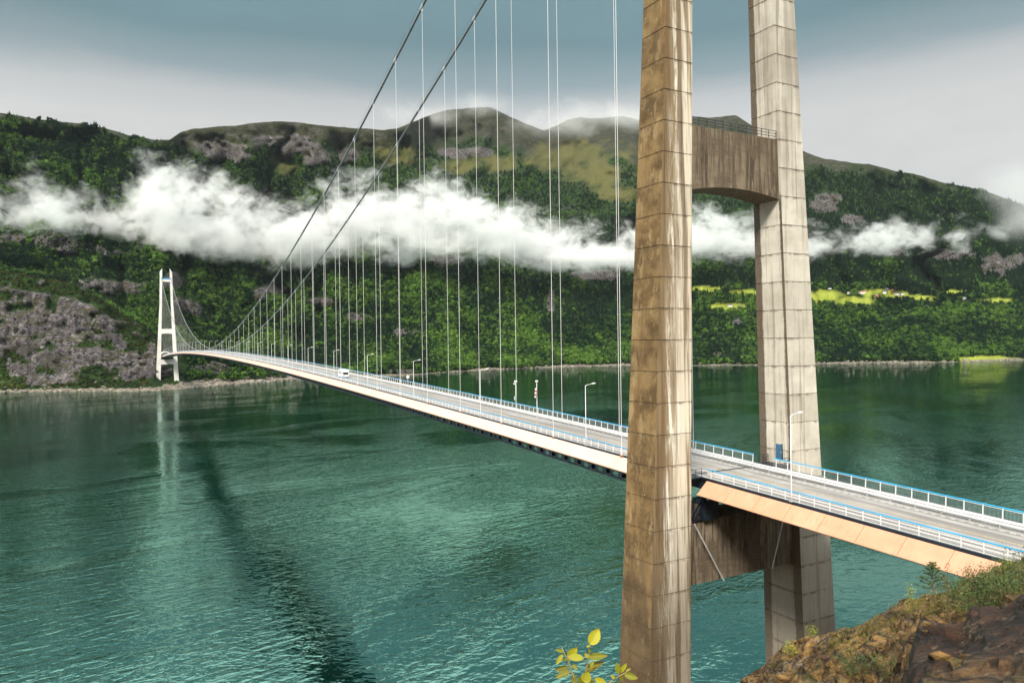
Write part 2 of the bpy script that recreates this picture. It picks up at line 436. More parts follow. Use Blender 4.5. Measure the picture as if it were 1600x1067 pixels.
# ------------------------------------------------------------------ fjord water
m = NT('fjord_water')
co = m.coord()
def rip(ang, sx, sy, scale, det, dist=0.5):
    return m.noise(m.map2(co, ang, sx, sy), scale, det, 0.5, dist)
w1 = rip(12, 0.34, 1.0, 0.33, 2.5, 0.8); w2 = rip(-42, 0.40, 1.0, 0.46, 2.5, 0.8); w3 = rip(0, 0.5, 1.0, 1.1, 2.0)
calm = m.noise(m.map2(co, 20, 0.6, 1.0), 0.0105, 5, 0.6, 0.9)
lee = m.math('DIVIDE', m.n('VectorMath', {0: co, 1: (-40.0, -40.0, 0.0)}, operation='DISTANCE').outputs['Value'], 330.0)
calm = m.math('MULTIPLY', m.mr(calm, 0.40, 0.60, 0.40, 1.25), m.mr(lee, 0.35, 1.0, 0.95, 1.0))
hw = m.math('ADD', m.math('ADD', m.math('MULTIPLY', w1, 0.25), m.math('MULTIPLY', w2, 0.14)), m.math('MULTIPLY', w3, 0.03))
hw = m.math('MULTIPLY', hw, calm)
nb = m.bump(hw, 1.0, 1.0)
body = m.mix(m.mr(m.noise(co, 0.004, 3), 0.35, 0.65), (0.0002, 0.007, 0.005), (0.0004, 0.015, 0.010))
MAT_WATER = m.pbr(body, 0.02, nb, spec=0.5, IOR=4.6, **{'Specular Tint': (0.52, 1.0, 0.84)})
wb = MB().add([(-9000, -9000, WATER), (9000, -9000, WATER), (9000, 9000, WATER), (-9000, 9000, WATER)], [(0, 1, 2, 3)])
water = wb.build('fjord_water', MAT_WATER)
tag(water, 'rippled teal green fjord water', kind='structure')

# ------------------------------------------------------------------ trees of the far shore
def leaf_mat(name, dark, light, vary=0.8, autumn=None):
    m = NT(name)
    oi = m.n('ObjectInfo')
    geo = m.n('NewGeometry')
    big = m.noise(geo.outputs['Position'], 0.006, 3, 0.5)
    f = m.math('ADD', m.math('MULTIPLY', oi.outputs['Random'], vary), m.math('MULTIPLY_ADD', big, 2.9, -1.48))
    c = m.mix(m.mr(f, 0.0, 0.9), dark, light)
    pos = m.noise(m.coord(), 5.0, 2)
    c = m.mix(m.math('MULTIPLY', m.mr(pos, 0.35, 0.65), 0.5), c, tuple(v * 0.45 for v in dark))
    return m.pbr(c, 0.75, spec=0.15)


MAT_BROAD = leaf_mat('broadleaf_foliage', (0.003, 0.022, 0.006), (0.125, 0.245, 0.032))
MAT_CONIF = leaf_mat('conifer_foliage', (0.004, 0.017, 0.009), (0.022, 0.055, 0.020))
MAT_SCRUB = leaf_mat('scrub_foliage', (0.035, 0.045, 0.010), (0.135, 0.135, 0.028))
MAT_BARK = simple('bark', (0.09, 0.07, 0.05), 0.85, 0.25, 3.0)


def crown_broad(seed, n=150):
    r = random.Random(seed); mb = MB()
    lobes = [(0, 0, 0.58, 0.30)] + [(math.cos(a) * r.uniform(.1, .24), math.sin(a) * r.uniform(.1, .24), r.uniform(.32, .8), r.uniform(.13, .24)) for a in [r.uniform(0, 6.28) for _ in range(7)]]
    for i in range(n):
        lx, ly, lz, lr = r.choice(lobes)
        d = Vector((r.gauss(0, 1), r.gauss(0, 1), r.gauss(0, 1) * .9)).normalized()
        p = Vector((lx, ly, lz)) + d * lr * r.uniform(.65, 1.05)
        nrm = (d + Vector((r.gauss(0, .4), r.gauss(0, .4), r.gauss(0, .4) + .35))).normalized()
        a = nrm.orthogonal().normalized(); a.rotate(Matrix.Rotation(r.uniform(0, 6.28), 3, nrm)); b = nrm.cross(a)
        s = r.uniform(.06, .115)
        mb.add([p - a * s, p - b * s * .8 + nrm * s * .2, p + a * s, p + b * s * .8 - nrm * s * .15], [(0, 1, 2, 3)])
    return mb


def crown_conifer(seed, n=14):
    r = random.Random(seed); mb = MB()
    for i in range(n):
        z = .10 + .86 * i / n; rad = .20 * (1 - i / n) ** .85 + .015
        m_ = 9 if i < n * .7 else 6
        for k in range(m_):
            a = 6.283 * (k + r.uniform(-.3, .3)) / m_ + i * 1.1; q = rad * r.uniform(.75, 1.15)
            d = Vector((math.cos(a), math.sin(a), 0)); t = Vector((-d.y, d.x, 0)); w = q * .42
            p0 = Vector((0, 0, z + .03)); p1 = d * q + Vector((0, 0, z - .45 * q))
            mid_ = d * q * .55 + Vector((0, 0, z - .02 * q))
            mb.add([p0, mid_ - t * w, p1, mid_ + t * w], [(0, 1, 2), (0, 2, 3)])
    mb.tube([(0, 0, .8), (0, 0, 1.0)], [.012, .002], 4)
    return mb


def trunk_mesh(name, h, r0=0.02):
    mb = MB().tube([(0, 0, -.05), (0.004, 0, h * .5), (0, .004, h)], [r0, r0 * .7, r0 * .25], 6)
    for k in range(4):
        a = 1.6 * k + .4; mb.tube([(0, 0, h * (.35 + .12 * k)), (math.cos(a) * .1, math.sin(a) * .1, h * (.5 + .12 * k))], [r0 * .4, r0 * .15], 4)
    return mb.mesh(name, MAT_BARK)


CROWNS = {'b': [crown_broad(s).mesh('broadleaf_crown', MAT_BROAD) for s in (1, 2, 3)], 'c': [crown_conifer(s).mesh('conifer_crown', MAT_CONIF) for s in (4, 5)]}
TRUNKS = {'b': trunk_mesh('broadleaf_trunk', .62), 'c': trunk_mesh('conifer_trunk', .9, .014)}


def terrain_point(x, y):
    """world point of the far shore at a photograph position"""
    c = int(round((x + 420) / 4.0)); r_ = int(np.argmin(np.abs(GY[:, c] - y)))
    return TP[r_, c].copy()


ORD = ['first', 'second', 'third', 'fourth', 'fifth', 'sixth', 'seventh', 'eighth', 'ninth', 'tenth', 'eleventh', 'twelfth', 'thirteenth', 'fourteenth', 'fifteenth',
       'sixteenth', 'seventeenth', 'eighteenth', 'nineteenth', 'twentieth', 'twenty-first', 'twenty-second', 'twenty-third', 'twenty-fourth', 'twenty-fifth', 'twenty-sixth',
       'twenty-seventh', 'twenty-eighth', 'twenty-ninth', 'thirtieth', 'thirty-first', 'thirty-second', 'thirty-third', 'thirty-fourth', 'thirty-fifth']
shore_spots = [(346, 595, 15), (355, 596, 20), (364, 596, 22), (373, 594, 20), (382, 594, 19), (391, 594, 21), (399, 592, 22), (407, 592, 18), (414, 592, 19), (422, 590, 18), (430, 590, 15), (437, 589, 16), (445, 589, 13)]
PROTO = {}
for i, (x, y, h) in enumerate(shore_spots):
    kind = 'b'; p = terrain_point(x, y); p[2] -= .4
    t = empty('shore_tree', p, f'bushy green tree, {ORD[i]} from the left on the rocky point below the bridge deck', 'tree', 'trees on the rocky point')
    cr = CROWNS[kind][i % 3]
    s = (h * 1.25, h * 1.25, h)
    for nm, me in (('trunk', TRUNKS[kind]), ('crown', cr)):
        o = bpy.data.objects.new(nm, me); COL.objects.link(o); o.parent = t; o.scale = s; o.rotation_euler = (0, 0, i * 1.7)
        if nm == 'crown': PROTO.setdefault(('b', i % 3), o)
for i, (x, y, h) in enumerate([(316, 562, 15), (476, 566, 16)]):
    p = terrain_point(x, y); p[2] -= .4
    t = empty('spruce_tree', p, ('dark pointed spruce on the slope just right of the distant tower', 'dark pointed spruce above the shore behind the sagging cables')[i], 'tree')
    for nm, me in (('trunk', TRUNKS['c']), ('crown', CROWNS['c'][i])):
        o = bpy.data.objects.new(nm, me); COL.objects.link(o); o.parent = t; o.scale = (h, h, h)
        if nm == 'crown': PROTO[('c', i)] = o


sc_me = crown_broad(8, 160).mesh('scrub_crown', MAT_SCRUB)
p = terrain_point(300, 556); t = empty('olive_bush', p - np.array([0, 0, .4]), 'olive green bush on the slope between the distant tower and the road point', 'bush')
for nm, me in (('stem', TRUNKS['b']), ('crown', sc_me)):
    o = bpy.data.objects.new(nm, me); COL.objects.link(o); o.parent = t; o.scale = (8, 8, 6)
SCRUB_PROTO = o


def instancer(name, pts, scl, rot, protos, mats, flat=1.0):
    """one mass of plants: points plus geometry nodes that set a prototype on each"""
    me = bpy.data.meshes.new(name); me.vertices.add(len(pts)); me.vertices.foreach_set('co', np.ascontiguousarray(pts, np.float32).ravel())
    for k_, v_ in (('tscale', scl), ('trot', rot)):
        a = me.attributes.new(k_, 'FLOAT', 'POINT'); a.data.foreach_set('value', np.ascontiguousarray(v_, np.float32))
    for m_ in mats: me.materials.append(m_)
    o = link(name, me)
    g = bpy.data.node_groups.new(name + '_nodes', 'GeometryNodeTree')
    g.interface.new_socket('Geometry', in_out='INPUT', socket_type='NodeSocketGeometry')
    g.interface.new_socket('Geometry', in_out='OUTPUT', socket_type='NodeSocketGeometry')
    N = g.nodes.new; L_ = g.links.new
    gi = N('NodeGroupInput'); go = N('NodeGroupOutput'); ip = N('GeometryNodeInstanceOnPoints')
    jn = N('GeometryNodeJoinGeometry')
    for pr in protos:
        oi = N('GeometryNodeObjectInfo'); oi.inputs['Object'].default_value = pr; oi.inputs['As Instance'].default_value = True
        L_(oi.outputs['Geometry'], jn.inputs[0])
    ip.inputs['Pick Instance'].default_value = True
    L_(gi.outputs[0], ip.inputs['Points']); L_(jn.outputs[0], ip.inputs['Instance'])
    a1 = N('GeometryNodeInputNamedAttribute'); a1.data_type = 'FLOAT'; a1.inputs['Name'].default_value = 'tscale'
    a2 = N('GeometryNodeInputNamedAttribute'); a2.data_type = 'FLOAT'; a2.inputs['Name'].default_value = 'trot'
    cx = N('ShaderNodeCombineXYZ'); L_(a2.outputs['Attribute'], cx.inputs['Z']); L_(cx.outputs[0], ip.inputs['Rotation'])
    cs = N('ShaderNodeCombineXYZ'); ml = N('ShaderNodeMath'); ml.operation = 'MULTIPLY'; ml.inputs[1].default_value = flat
    L_(a1.outputs['Attribute'], ml.inputs[0]); L_(ml.outputs[0], cs.inputs['X']); L_(ml.outputs[0], cs.inputs['Y']); L_(a1.outputs['Attribute'], cs.inputs['Z'])
    L_(cs.outputs[0], ip.inputs['Scale'])
    rv = N('FunctionNodeRandomValue'); rv.data_type = 'INT'; rv.inputs['Min'].default_value = 0; rv.inputs['Max'].default_value = len(protos) - 1
    for s_ in rv.inputs:
        if s_.name == 'Max' and s_.type == 'INT': s_.default_value = len(protos) - 1
        if s_.name == 'Min' and s_.type == 'INT': s_.default_value = 0
    L_([s_ for s_ in rv.outputs if s_.type == 'INT'][0], ip.inputs['Instance Index'])
    L_(ip.outputs[0], go.inputs[0])
    md = o.modifiers.new('scatter', 'NODES'); md.node_group = g
    return o


# scatter over the slopes: bilinear positions on the terrain grid
def scatter(n, seed, rmax=nr - 1.001):
    rg = np.random.default_rng(seed)
    wr = np.abs(np.gradient(GY, axis=0)).mean(1); cdf = np.cumsum(wr) / wr.sum()
    rr = np.interp(rg.random(n), cdf, np.arange(nr)); rr = np.clip(rr, 0, rmax)
    cc = rg.random(n) * (nc - 1.001)
    a = rr.astype(int); b = cc.astype(int); fa = rr - a; fb = cc - b
    def bil(A):
        if A.ndim == 3: w = [((1 - fa) * (1 - fb))[:, None], ((1 - fa) * fb)[:, None], (fa * (1 - fb))[:, None], (fa * fb)[:, None]]
        else: w = [(1 - fa) * (1 - fb), (1 - fa) * fb, fa * (1 - fb), fa * fb]
        return A[a, b] * w[0] + A[a, b + 1] * w[1] + A[a + 1, b] * w[2] + A[a + 1, b + 1] * w[3]
    return bil, rg


bil, rg = scatter(200000, 3)
P_ = bil(TP); rk_, br_, md_, al_, sh_ = bil(rock), bil(bare), bil(mead), bil(alp), bil(shoreband)
gv_ = bil(np.broadcast_to(vrows[:, None], GY.shape))
gx_, gy_, gd_ = bil(np.array(GX)), bil(GY), bil(GD)
dens = (1 - np.clip(rk_ * 1.5, 0, 1) * np.where((gx_ < 262) & (gv_ < 2.1), .62, .82)) * (1 - np.clip(br_ * 1.6, 0, 1) * .9) * (1 - np.clip(md_ * 2.5, 0, 1)) * (1 - np.clip(al_ * 1.3, 0, 1) * .93) * (sh_ < .35)
dens *= np.where(gx_ < 300, .85, 1)
dens *= 1 - .97 * ((np.hypot(gx_ - 258, (gy_ - 575)) < 34) & (gd_ < 1500))            # the tower's blasted platform
dens *= 1 - .95 * ((gx_ > 330) & (gx_ < 470) & (gy_ > 583))
keep = rg.random(len(P_)) < dens
con_p = fbm(gx_ / 60.0, gy_ / 40.0, oct=3, seed=91) + .25 * (gx_ > 880) * (gy_ < 470) + .12 * (gx_ < 270) * (gy_ < 340) + .75 * (gx_ > 1230) * (gy_ < 445) + .3 * (gx_ > 640) * (gx_ < 1000) * (gy_ > 420) * (gy_ < 520)  # extra dark spruces on the upper right stand in for cloud shadow
con = keep & (rg.random(len(P_)) < np.clip(.30 + 1.1 * con_p, .06, .92))
scr = keep & (((gx_ < 262) & (gv_ < 2.15)) | (br_ > .25) | (al_ > .3)) & (rg.random(len(P_)) < .85)
con &= ~scr
brd = keep & ~con & ~scr
hs = rg.uniform(.5, 1.4, len(P_)) * np.where(br_ + rk_ + al_ > .25, .5, 1) * np.clip(gd_ / 1800.0, .8, 1.08) * np.where((gx_ < 300) & (gy_ > 420), .62, 1)
P_[:, 2] -= .5
o = instancer('broadleaf_forest', P_[brd], 11.2 * hs[brd], rg.random(brd.sum()) * 6.28, [PROTO[('b', k)] for k in range(3)], [MAT_BROAD], 1.2)
tag(o, 'dense green broadleaf woods covering the fjord slopes', kind='stuff')
o = instancer('hillside_scrub', P_[scr], 8.0 * hs[scr], rg.random(scr.sum()) * 6.28, [SCRUB_PROTO], [MAT_SCRUB], 1.35)
tag(o, 'olive scrub on the bare hill and below the summits', kind='stuff')
o = instancer('conifer_forest', P_[con], 14.0 * hs[con], rg.random(con.sum()) * 6.28, [PROTO[('c', k)] for k in range(2)], [MAT_CONIF], 1.05)
tag(o, 'dark spruce woods among the broadleaf slopes', kind='stuff')

# shore boulders ----------------------------------------------------
MAT_SHORE = simple('shore_stone', (0.27, 0.24, 0.20), 0.85, 0.3, 0.35, spec=0.2)


def boulder(seed, mat=MAT_SHORE, sub=2, name='boulder'):
    bm = bmesh.new(); bmesh.ops.create_icosphere(bm, subdivisions=sub, radius=1.0)
    for v in bm.verts:
        q = v.co.copy(); k = 1 + .35 * float(vnoise(q.x * 1.3 + seed * 3.1, q.y * 1.3, q.z * 1.3, seed)) + .15 * float(vnoise(q.x * 3, q.y * 3, q.z * 3 + seed, seed + 1))
        v.co = Vector((q.x * k * 1.25, q.y * k, q.z * k * .62))
    me = bpy.data.meshes.new(name); bm.to_mesh(me); bm.free(); me.materials.append(mat)
    return me


bp = []
for i, (x, y, s) in enumerate([(392, 597, 3.6), (432, 594, 3.0), (462, 592, 3.2)]):
    p = terrain_point(x, y); o = link('shore_boulder', boulder(i + 1), None, p + [0, 0, .5], (0, 0, i), (s, s, s)); bp.append(o)
    tag(o, ('pale boulder at the water edge below the middle of the point', 'pale boulder at the water edge near the end of the point', 'pale boulder standing off the tip of the rocky point')[i], 'boulder', 'boulders along the far shore')
n = 1100
xr = rg.uniform(-400, 2000, n)
xr = np.where(np.arange(n) < 170, rg.uniform(290, 470, n), xr)
xr = np.where((xr < 235) & (rg.random(n) < .6), xr + 260, xr)
sy = np.interp(xr, cols, shore_y); dd = rg.random(n) ** 1.6 * np.where(xr < 470, 9, 4.0)
sp = at_z(xr, sy, WATER); sd_ = np.hypot(sp[:, 0] - CAM[0], sp[:, 1] - CAM[1])
t_ = dd / np.maximum(sy - np.interp(xr, cols, ctrl_y[1]), 1)
pp = at_dist(xr, sy - dd, sd_ + t_ * (np.interp(xr, cols, ctrl_D[1]) - sd_))
o = instancer('shore_stones', pp, rg.uniform(.3, 1.0, n) ** 2.5 * np.where((xr > 300) & (xr < 480), 5.5, 3.2) * sd_ / 1500.0, rg.random(n) * 6.28, bp, [MAT_SHORE], 1.2)
tag(o, 'pale stones strewn along the far waterline', kind='stuff')

# ------------------------------------------------------------------ the bridge: materials
SPAN = 1310.0


def leg_xo(z): return 18.268 - 0.055 * z if z < 140 else 18.268 - 0.055 * 140 - 0.02 * (z - 140)
def leg_xi(z): return 10.892 - 0.0288 * z if z < 140 else 10.892 - 0.0288 * 140 - 0.02 * (z - 140)
def leg_s(z): return 3.351 - 0.0089 * z


def concrete(name, side):
    """side -1: the brown-stained near leg, +1: the paler leg, 0: plain beam concrete"""
    m = NT(name); co = m.coord()
    sx = m.n('SeparateXYZ', {0: co}); X, Y, Z = sx.outputs
    geo = m.n('NewGeometry'); nsep = m.n('SeparateXYZ', {0: geo.outputs['True Normal']})
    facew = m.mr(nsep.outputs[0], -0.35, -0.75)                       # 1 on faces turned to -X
    faces = m.mr(nsep.outputs[1], -0.35, -0.75)
    streak = m.noise(m.map(co, (1.5, 1.5, 0.045)), 1.0, 5, 0.65, 0.2)
    streak2 = m.noise(m.map(co, (0.75, 0.75, 0.03), loc=(7, 3, 1)), 1.0, 5, 0.6, 0.3)
    blot = m.noise(co, 0.28, 6, 0.62); grain = m.noise(co, 5.0, 5, 0.7); board = m.noise(m.map(co, (0.35, 0.35, 5.5)), 1.0, 3, 0.6)
    rnd = m.n('ObjectInfo').outputs['Random']
    light = (0.47, 0.43, 0.37); grey = (0.30, 0.26, 0.21); brown = (0.150, 0.088, 0.034); dark = (0.050, 0.032, 0.016); white = (0.86, 0.81, 0.69)
    if side < 0:
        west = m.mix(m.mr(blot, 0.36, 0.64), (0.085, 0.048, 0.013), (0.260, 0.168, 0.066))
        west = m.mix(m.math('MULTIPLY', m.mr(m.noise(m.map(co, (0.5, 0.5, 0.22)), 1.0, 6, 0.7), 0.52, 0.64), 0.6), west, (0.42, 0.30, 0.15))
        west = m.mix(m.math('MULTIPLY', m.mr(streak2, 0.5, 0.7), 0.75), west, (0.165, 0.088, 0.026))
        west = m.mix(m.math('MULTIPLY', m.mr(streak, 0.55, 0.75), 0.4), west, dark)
        # across the south face: 0 at the outer corner, 1 at the inner edge
        u = m.math('DIVIDE', m.math('ADD', X, m.math('MULTIPLY_ADD', Z, -0.055, 18.268)), m.math('MULTIPLY_ADD', Z, -0.0262, 7.376))
        u = m.math('ADD', u, m.math('MULTIPLY_ADD', streak, 0.5, -0.25))
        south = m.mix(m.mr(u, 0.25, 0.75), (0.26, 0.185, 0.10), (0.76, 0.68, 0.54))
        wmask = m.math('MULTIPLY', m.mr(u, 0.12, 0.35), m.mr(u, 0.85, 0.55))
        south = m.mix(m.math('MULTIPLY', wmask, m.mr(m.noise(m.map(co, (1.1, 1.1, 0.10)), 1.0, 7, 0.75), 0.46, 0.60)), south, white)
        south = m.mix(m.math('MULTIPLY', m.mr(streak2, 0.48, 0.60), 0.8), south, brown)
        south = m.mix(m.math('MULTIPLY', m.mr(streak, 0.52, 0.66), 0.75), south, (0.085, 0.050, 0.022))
        # darker brown over the lowest lifts, with a ragged upper edge
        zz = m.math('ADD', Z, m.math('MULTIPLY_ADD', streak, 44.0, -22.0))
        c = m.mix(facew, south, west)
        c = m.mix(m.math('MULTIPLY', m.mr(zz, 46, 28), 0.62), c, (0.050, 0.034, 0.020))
    elif side > 0:
        c = m.mix(m.mr(blot, 0.3, 0.7), (0.54, 0.505, 0.425), (0.74, 0.70, 0.60))
        c = m.mix(m.math('MULTIPLY', m.mr(streak, 0.52, 0.64), 0.5), c, (0.17, 0.12, 0.07))
        c = m.mix(m.math('MULTIPLY', m.mr(streak2, 0.58, 0.72), 0.35), c, (0.30, 0.23, 0.14))
        upw = m.math('MULTIPLY', m.mr(Z, 78, 108), m.mr(streak2, 0.36, 0.6))                # older grey weathering high up
        c = m.mix(m.math('MULTIPLY', upw, 0.55), c, (0.19, 0.15, 0.115))
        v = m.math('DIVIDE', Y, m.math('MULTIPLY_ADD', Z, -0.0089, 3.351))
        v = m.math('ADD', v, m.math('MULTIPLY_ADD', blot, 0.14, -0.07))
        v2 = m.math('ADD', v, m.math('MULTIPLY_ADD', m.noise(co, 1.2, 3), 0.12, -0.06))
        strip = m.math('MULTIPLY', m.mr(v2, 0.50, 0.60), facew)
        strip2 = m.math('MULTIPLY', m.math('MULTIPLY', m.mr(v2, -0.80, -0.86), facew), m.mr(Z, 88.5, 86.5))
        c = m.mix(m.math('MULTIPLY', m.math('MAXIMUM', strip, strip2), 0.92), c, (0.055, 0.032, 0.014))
        c = m.mix(m.math('MULTIPLY', m.mr(Z, 47.5, 46.0), 0.5), c, (0.24, 0.20, 0.155))       # darker lifts below the deck
    else:
        drip = m.noise(m.map(co, (2.4, 2.4, 0.16), loc=(3, 1, 5)), 1.0, 6, 0.7, 0.3)
        c = m.mix(m.mr(blot, 0.3, 0.7), (0.085, 0.060, 0.038), (0.27, 0.215, 0.150))
        c = m.mix(m.math('MULTIPLY', m.mr(board, 0.45, 0.7), 0.25), c, (0.33, 0.28, 0.21))
        c = m.mix(m.math('MULTIPLY', m.math('MULTIPLY', m.mr(drip, 0.44, 0.60), m.mr(blot, 0.34, 0.56)), 0.9), c, (0.024, 0.015, 0.009))
        c = m.mix(m.math('MULTIPLY', m.mr(streak, 0.52, 0.66), 0.6), c, (0.045, 0.027, 0.014))
    jz = m.math('FRACT', m.math('DIVIDE', m.math('ADD', Z, 6.124 + 0.0), 4.066))
    jm = m.math('MAXIMUM', m.mr(jz, 0.90, 0.985), m.mr(jz, 0.03, 0.0))
    if side != 0: c = m.mix(m.math('MULTIPLY', m.math('MULTIPLY', jm, m.mr(m.noise(m.map(co, (0.9, 0.9, 0.25)), 1.0, 5, 0.7), 0.42, 0.62)), 0.7), c, (0.075, 0.048, 0.022))
    c = m.mix(m.math('MULTIPLY', m.mr(grain, 0.3, 0.75), 0.10 if side <= 0 else 0.2), c, tuple(v * 1.1 for v in light))
    c = m.mix(m.math('MULTIPLY', rnd, 0.22), c, (0.13, 0.088, 0.045))
    if side < 0:     # pale plugs of the form ties
        vo = m.n('TexVoronoi', {'Vector': co, 'Scale': 0.62, 'Randomness': 0.55})
        c = m.mix(m.math('MULTIPLY', m.mr(vo.outputs['Distance'], 0.062, 0.04), facew), c, (0.42, 0.34, 0.22))
    h = m.math('ADD', m.math('MULTIPLY', grain, 0.5), m.math('MULTIPLY', board, 0.5))
    return m.pbr(c, 0.86, m.bump(h, 0.35, 0.03), spec=0.25)


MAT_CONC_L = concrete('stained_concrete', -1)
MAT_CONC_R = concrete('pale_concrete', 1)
MAT_CONC_B = concrete('beam_concrete', 0)
MAT_FARCONC = simple('far_concrete', (0.78, 0.76, 0.72), 0.8, 0.1, 0.05)
MAT_JOINT = simple('joint_concrete', (0.06, 0.045, 0.03), 0.9)
MAT_WHITE = simple('white_paint', (0.80, 0.81, 0.82), 0.38, 0.06, 0.6)
MAT_GALV = simple('galvanised_steel', (0.62, 0.64, 0.66), 0.42, 0.12, 0.5, metal=0.25)
MAT_BLUE = simple('blue_rail_paint', (0.005, 0.42, 0.80), 0.35, 0.08, 0.5)
MAT_NAVY = simple('dark_steel', (0.014, 0.022, 0.034), 0.5, 0.2, 0.5)
MAT_CABLE = simple('cable_wrap', (0.24, 0.25, 0.26), 0.5, 0.08, 0.4)
MAT_HANGER = simple('hanger_sheath', (0.82, 0.82, 0.82), 0.4, 0.05, 0.2)
MAT_RUST = simple('rusty_socket', (0.42, 0.17, 0.06), 0.7, 0.25, 2.0)
MAT_DOOR = simple('blue_grey_door', (0.05, 0.14, 0.25), 0.5, 0.1, 1.0)
MAT_GLASS = simple('dark_glass', (0.015, 0.02, 0.025), 0.08, 0.05)
MAT_RUBBER = simple('tyre_rubber', (0.02, 0.02, 0.02), 0.8)
MAT_RED = simple('red_fabric', (0.55, 0.05, 0.04), 0.8, 0.1, 2.0)

m = NT('fairing_paint'); co = m.coord()
n1 = m.noise(co, 0.25, 5, 0.6); st = m.noise(m.map(co, (1, 2.4, 0.1)), 1.0, 5, 0.65)
c_ = m.mix(m.mr(n1, 0.3, 0.7), (0.60, 0.30, 0.175), (0.68, 0.37, 0.235))
c_ = m.mix(m.math('MULTIPLY', m.mr(st, 0.52, 0.72), 0.4), c_, (0.40, 0.19, 0.10))
sy_ = m.math('FRACT', m.math('DIVIDE', m.n('SeparateXYZ', {0: co}).outputs[1], 1.54))
c_ = m.mix(m.math('MULTIPLY', m.mr(sy_, 0.02, 0.0), 0.30), c_, (0.36, 0.17, 0.09))
c_ = m.mix(m.math('MULTIPLY', m.mr(m.noise(m.map(co, (3.0, 3.0, 0.35)), 1.0, 6, 0.75), 0.60, 0.72), 0.35), c_, (0.30, 0.15, 0.08))
MAT_FAIR = m.pbr(c_, m.mr(st, 0.2, 0.8, 0.34, 0.5), spec=0.5)
m = NT('pale_fairing_paint'); co = m.coord()
n1 = m.noise(co, 0.12, 5, 0.6); st = m.noise(m.map(co, (1, 1.4, 0.1)), 1.0, 5, 0.65)
c_ = m.mix(m.mr(n1, 0.3, 0.7), (0.66, 0.48, 0.395), (0.72, 0.55, 0.465))
c_ = m.mix(m.math('MULTIPLY', m.mr(st, 0.52, 0.72), 0.4), c_, (0.48, 0.31, 0.22))
sy_ = m.math('FRACT', m.math('DIVIDE', m.math('ADD', m.n('SeparateXYZ', {0: co}).outputs[1], 5.0), 4.0))
c_ = m.mix(m.math('MULTIPLY', m.mr(sy_, 0.025, 0.0), 0.5), c_, (0.40, 0.26, 0.19))
c_ = m.mix(m.math('MULTIPLY', m.mr(m.noise(m.map(co, (2.0, 2.0, 0.3)), 1.0, 6, 0.75), 0.58, 0.72), 0.4), c_, (0.36, 0.22, 0.15))
MAT_FAIR2 = m.pbr(c_, 0.34, spec=0.5)
m = NT('asphalt'); co = m.coord()
sx = m.n('SeparateXYZ', {0: co})
n1 = m.noise(co, 0.35, 6, 0.65); n2 = m.noise(co, 22.0, 3, 0.7); tr = m.noise(m.map(co, (1.3, 0.012, 1)), 1.0, 5, 0.6)
c_ = m.mix(m.mr(n1, 0.3, 0.7), (0.30, 0.285, 0.27), (0.42, 0.405, 0.39))
c_ = m.mix(m.math('MULTIPLY', m.mr(tr, 0.42, 0.58), 0.8), c_, (0.15, 0.138, 0.125))
c_ = m.mix(m.math('MULTIPLY', n2, 0.3), c_, (0.25, 0.24, 0.23))
MAT_ASPH = m.pbr(c_, m.mr(n1, 0.3, 0.7, 0.5, 0.75), m.bump(n2, 0.3, 0.01), spec=0.4)
MAT_YELLOW = simple('yellow_road_paint', (0.62, 0.42, 0.10), 0.6, 0.2, 3.0)
MAT_LINE = simple('white_road_paint', (0.75, 0.74, 0.70), 0.6, 0.2, 3.0)
MAT_PATH = simple('footpath_coating', (0.30, 0.29, 0.28), 0.7, 0.15, 0.6)


def zd(y):
    y = float(y)
    if y < 0: return 48.70 + y * 4 * 11.765 / SPAN
    if y > SPAN: return 48.70 - (y - SPAN) * 4 * 11.765 / SPAN
    t = y / SPAN
    return 48.70 + 11.765 * 4 * t * (1 - t)


def zcab(y):
    if 0 <= y <= SPAN: return 62.31 + (183.48 - 62.31) * (2 * y / SPAN - 1) ** 2
    d = -y if y < 0 else y - SPAN
    return 183.48 - d * 0.62


# ------------------------------------------------------------------ towers
def leg_ring(side, z, y0, grow=0.0, deep=0.0):
    xo, xi, s = leg_xo(z) + grow, leg_xi(z) - grow, leg_s(z) + grow
    a, b = (-xo, -xi) if side < 0 else (xi, xo)
    return [(a, y0 - s - deep, z), (b, y0 - s - deep, z), (b, y0 + s, z), (a, y0 + s, z)]


LIFT = 4.066
Z0 = 50.80 - LIFT * 14          # first pour joint


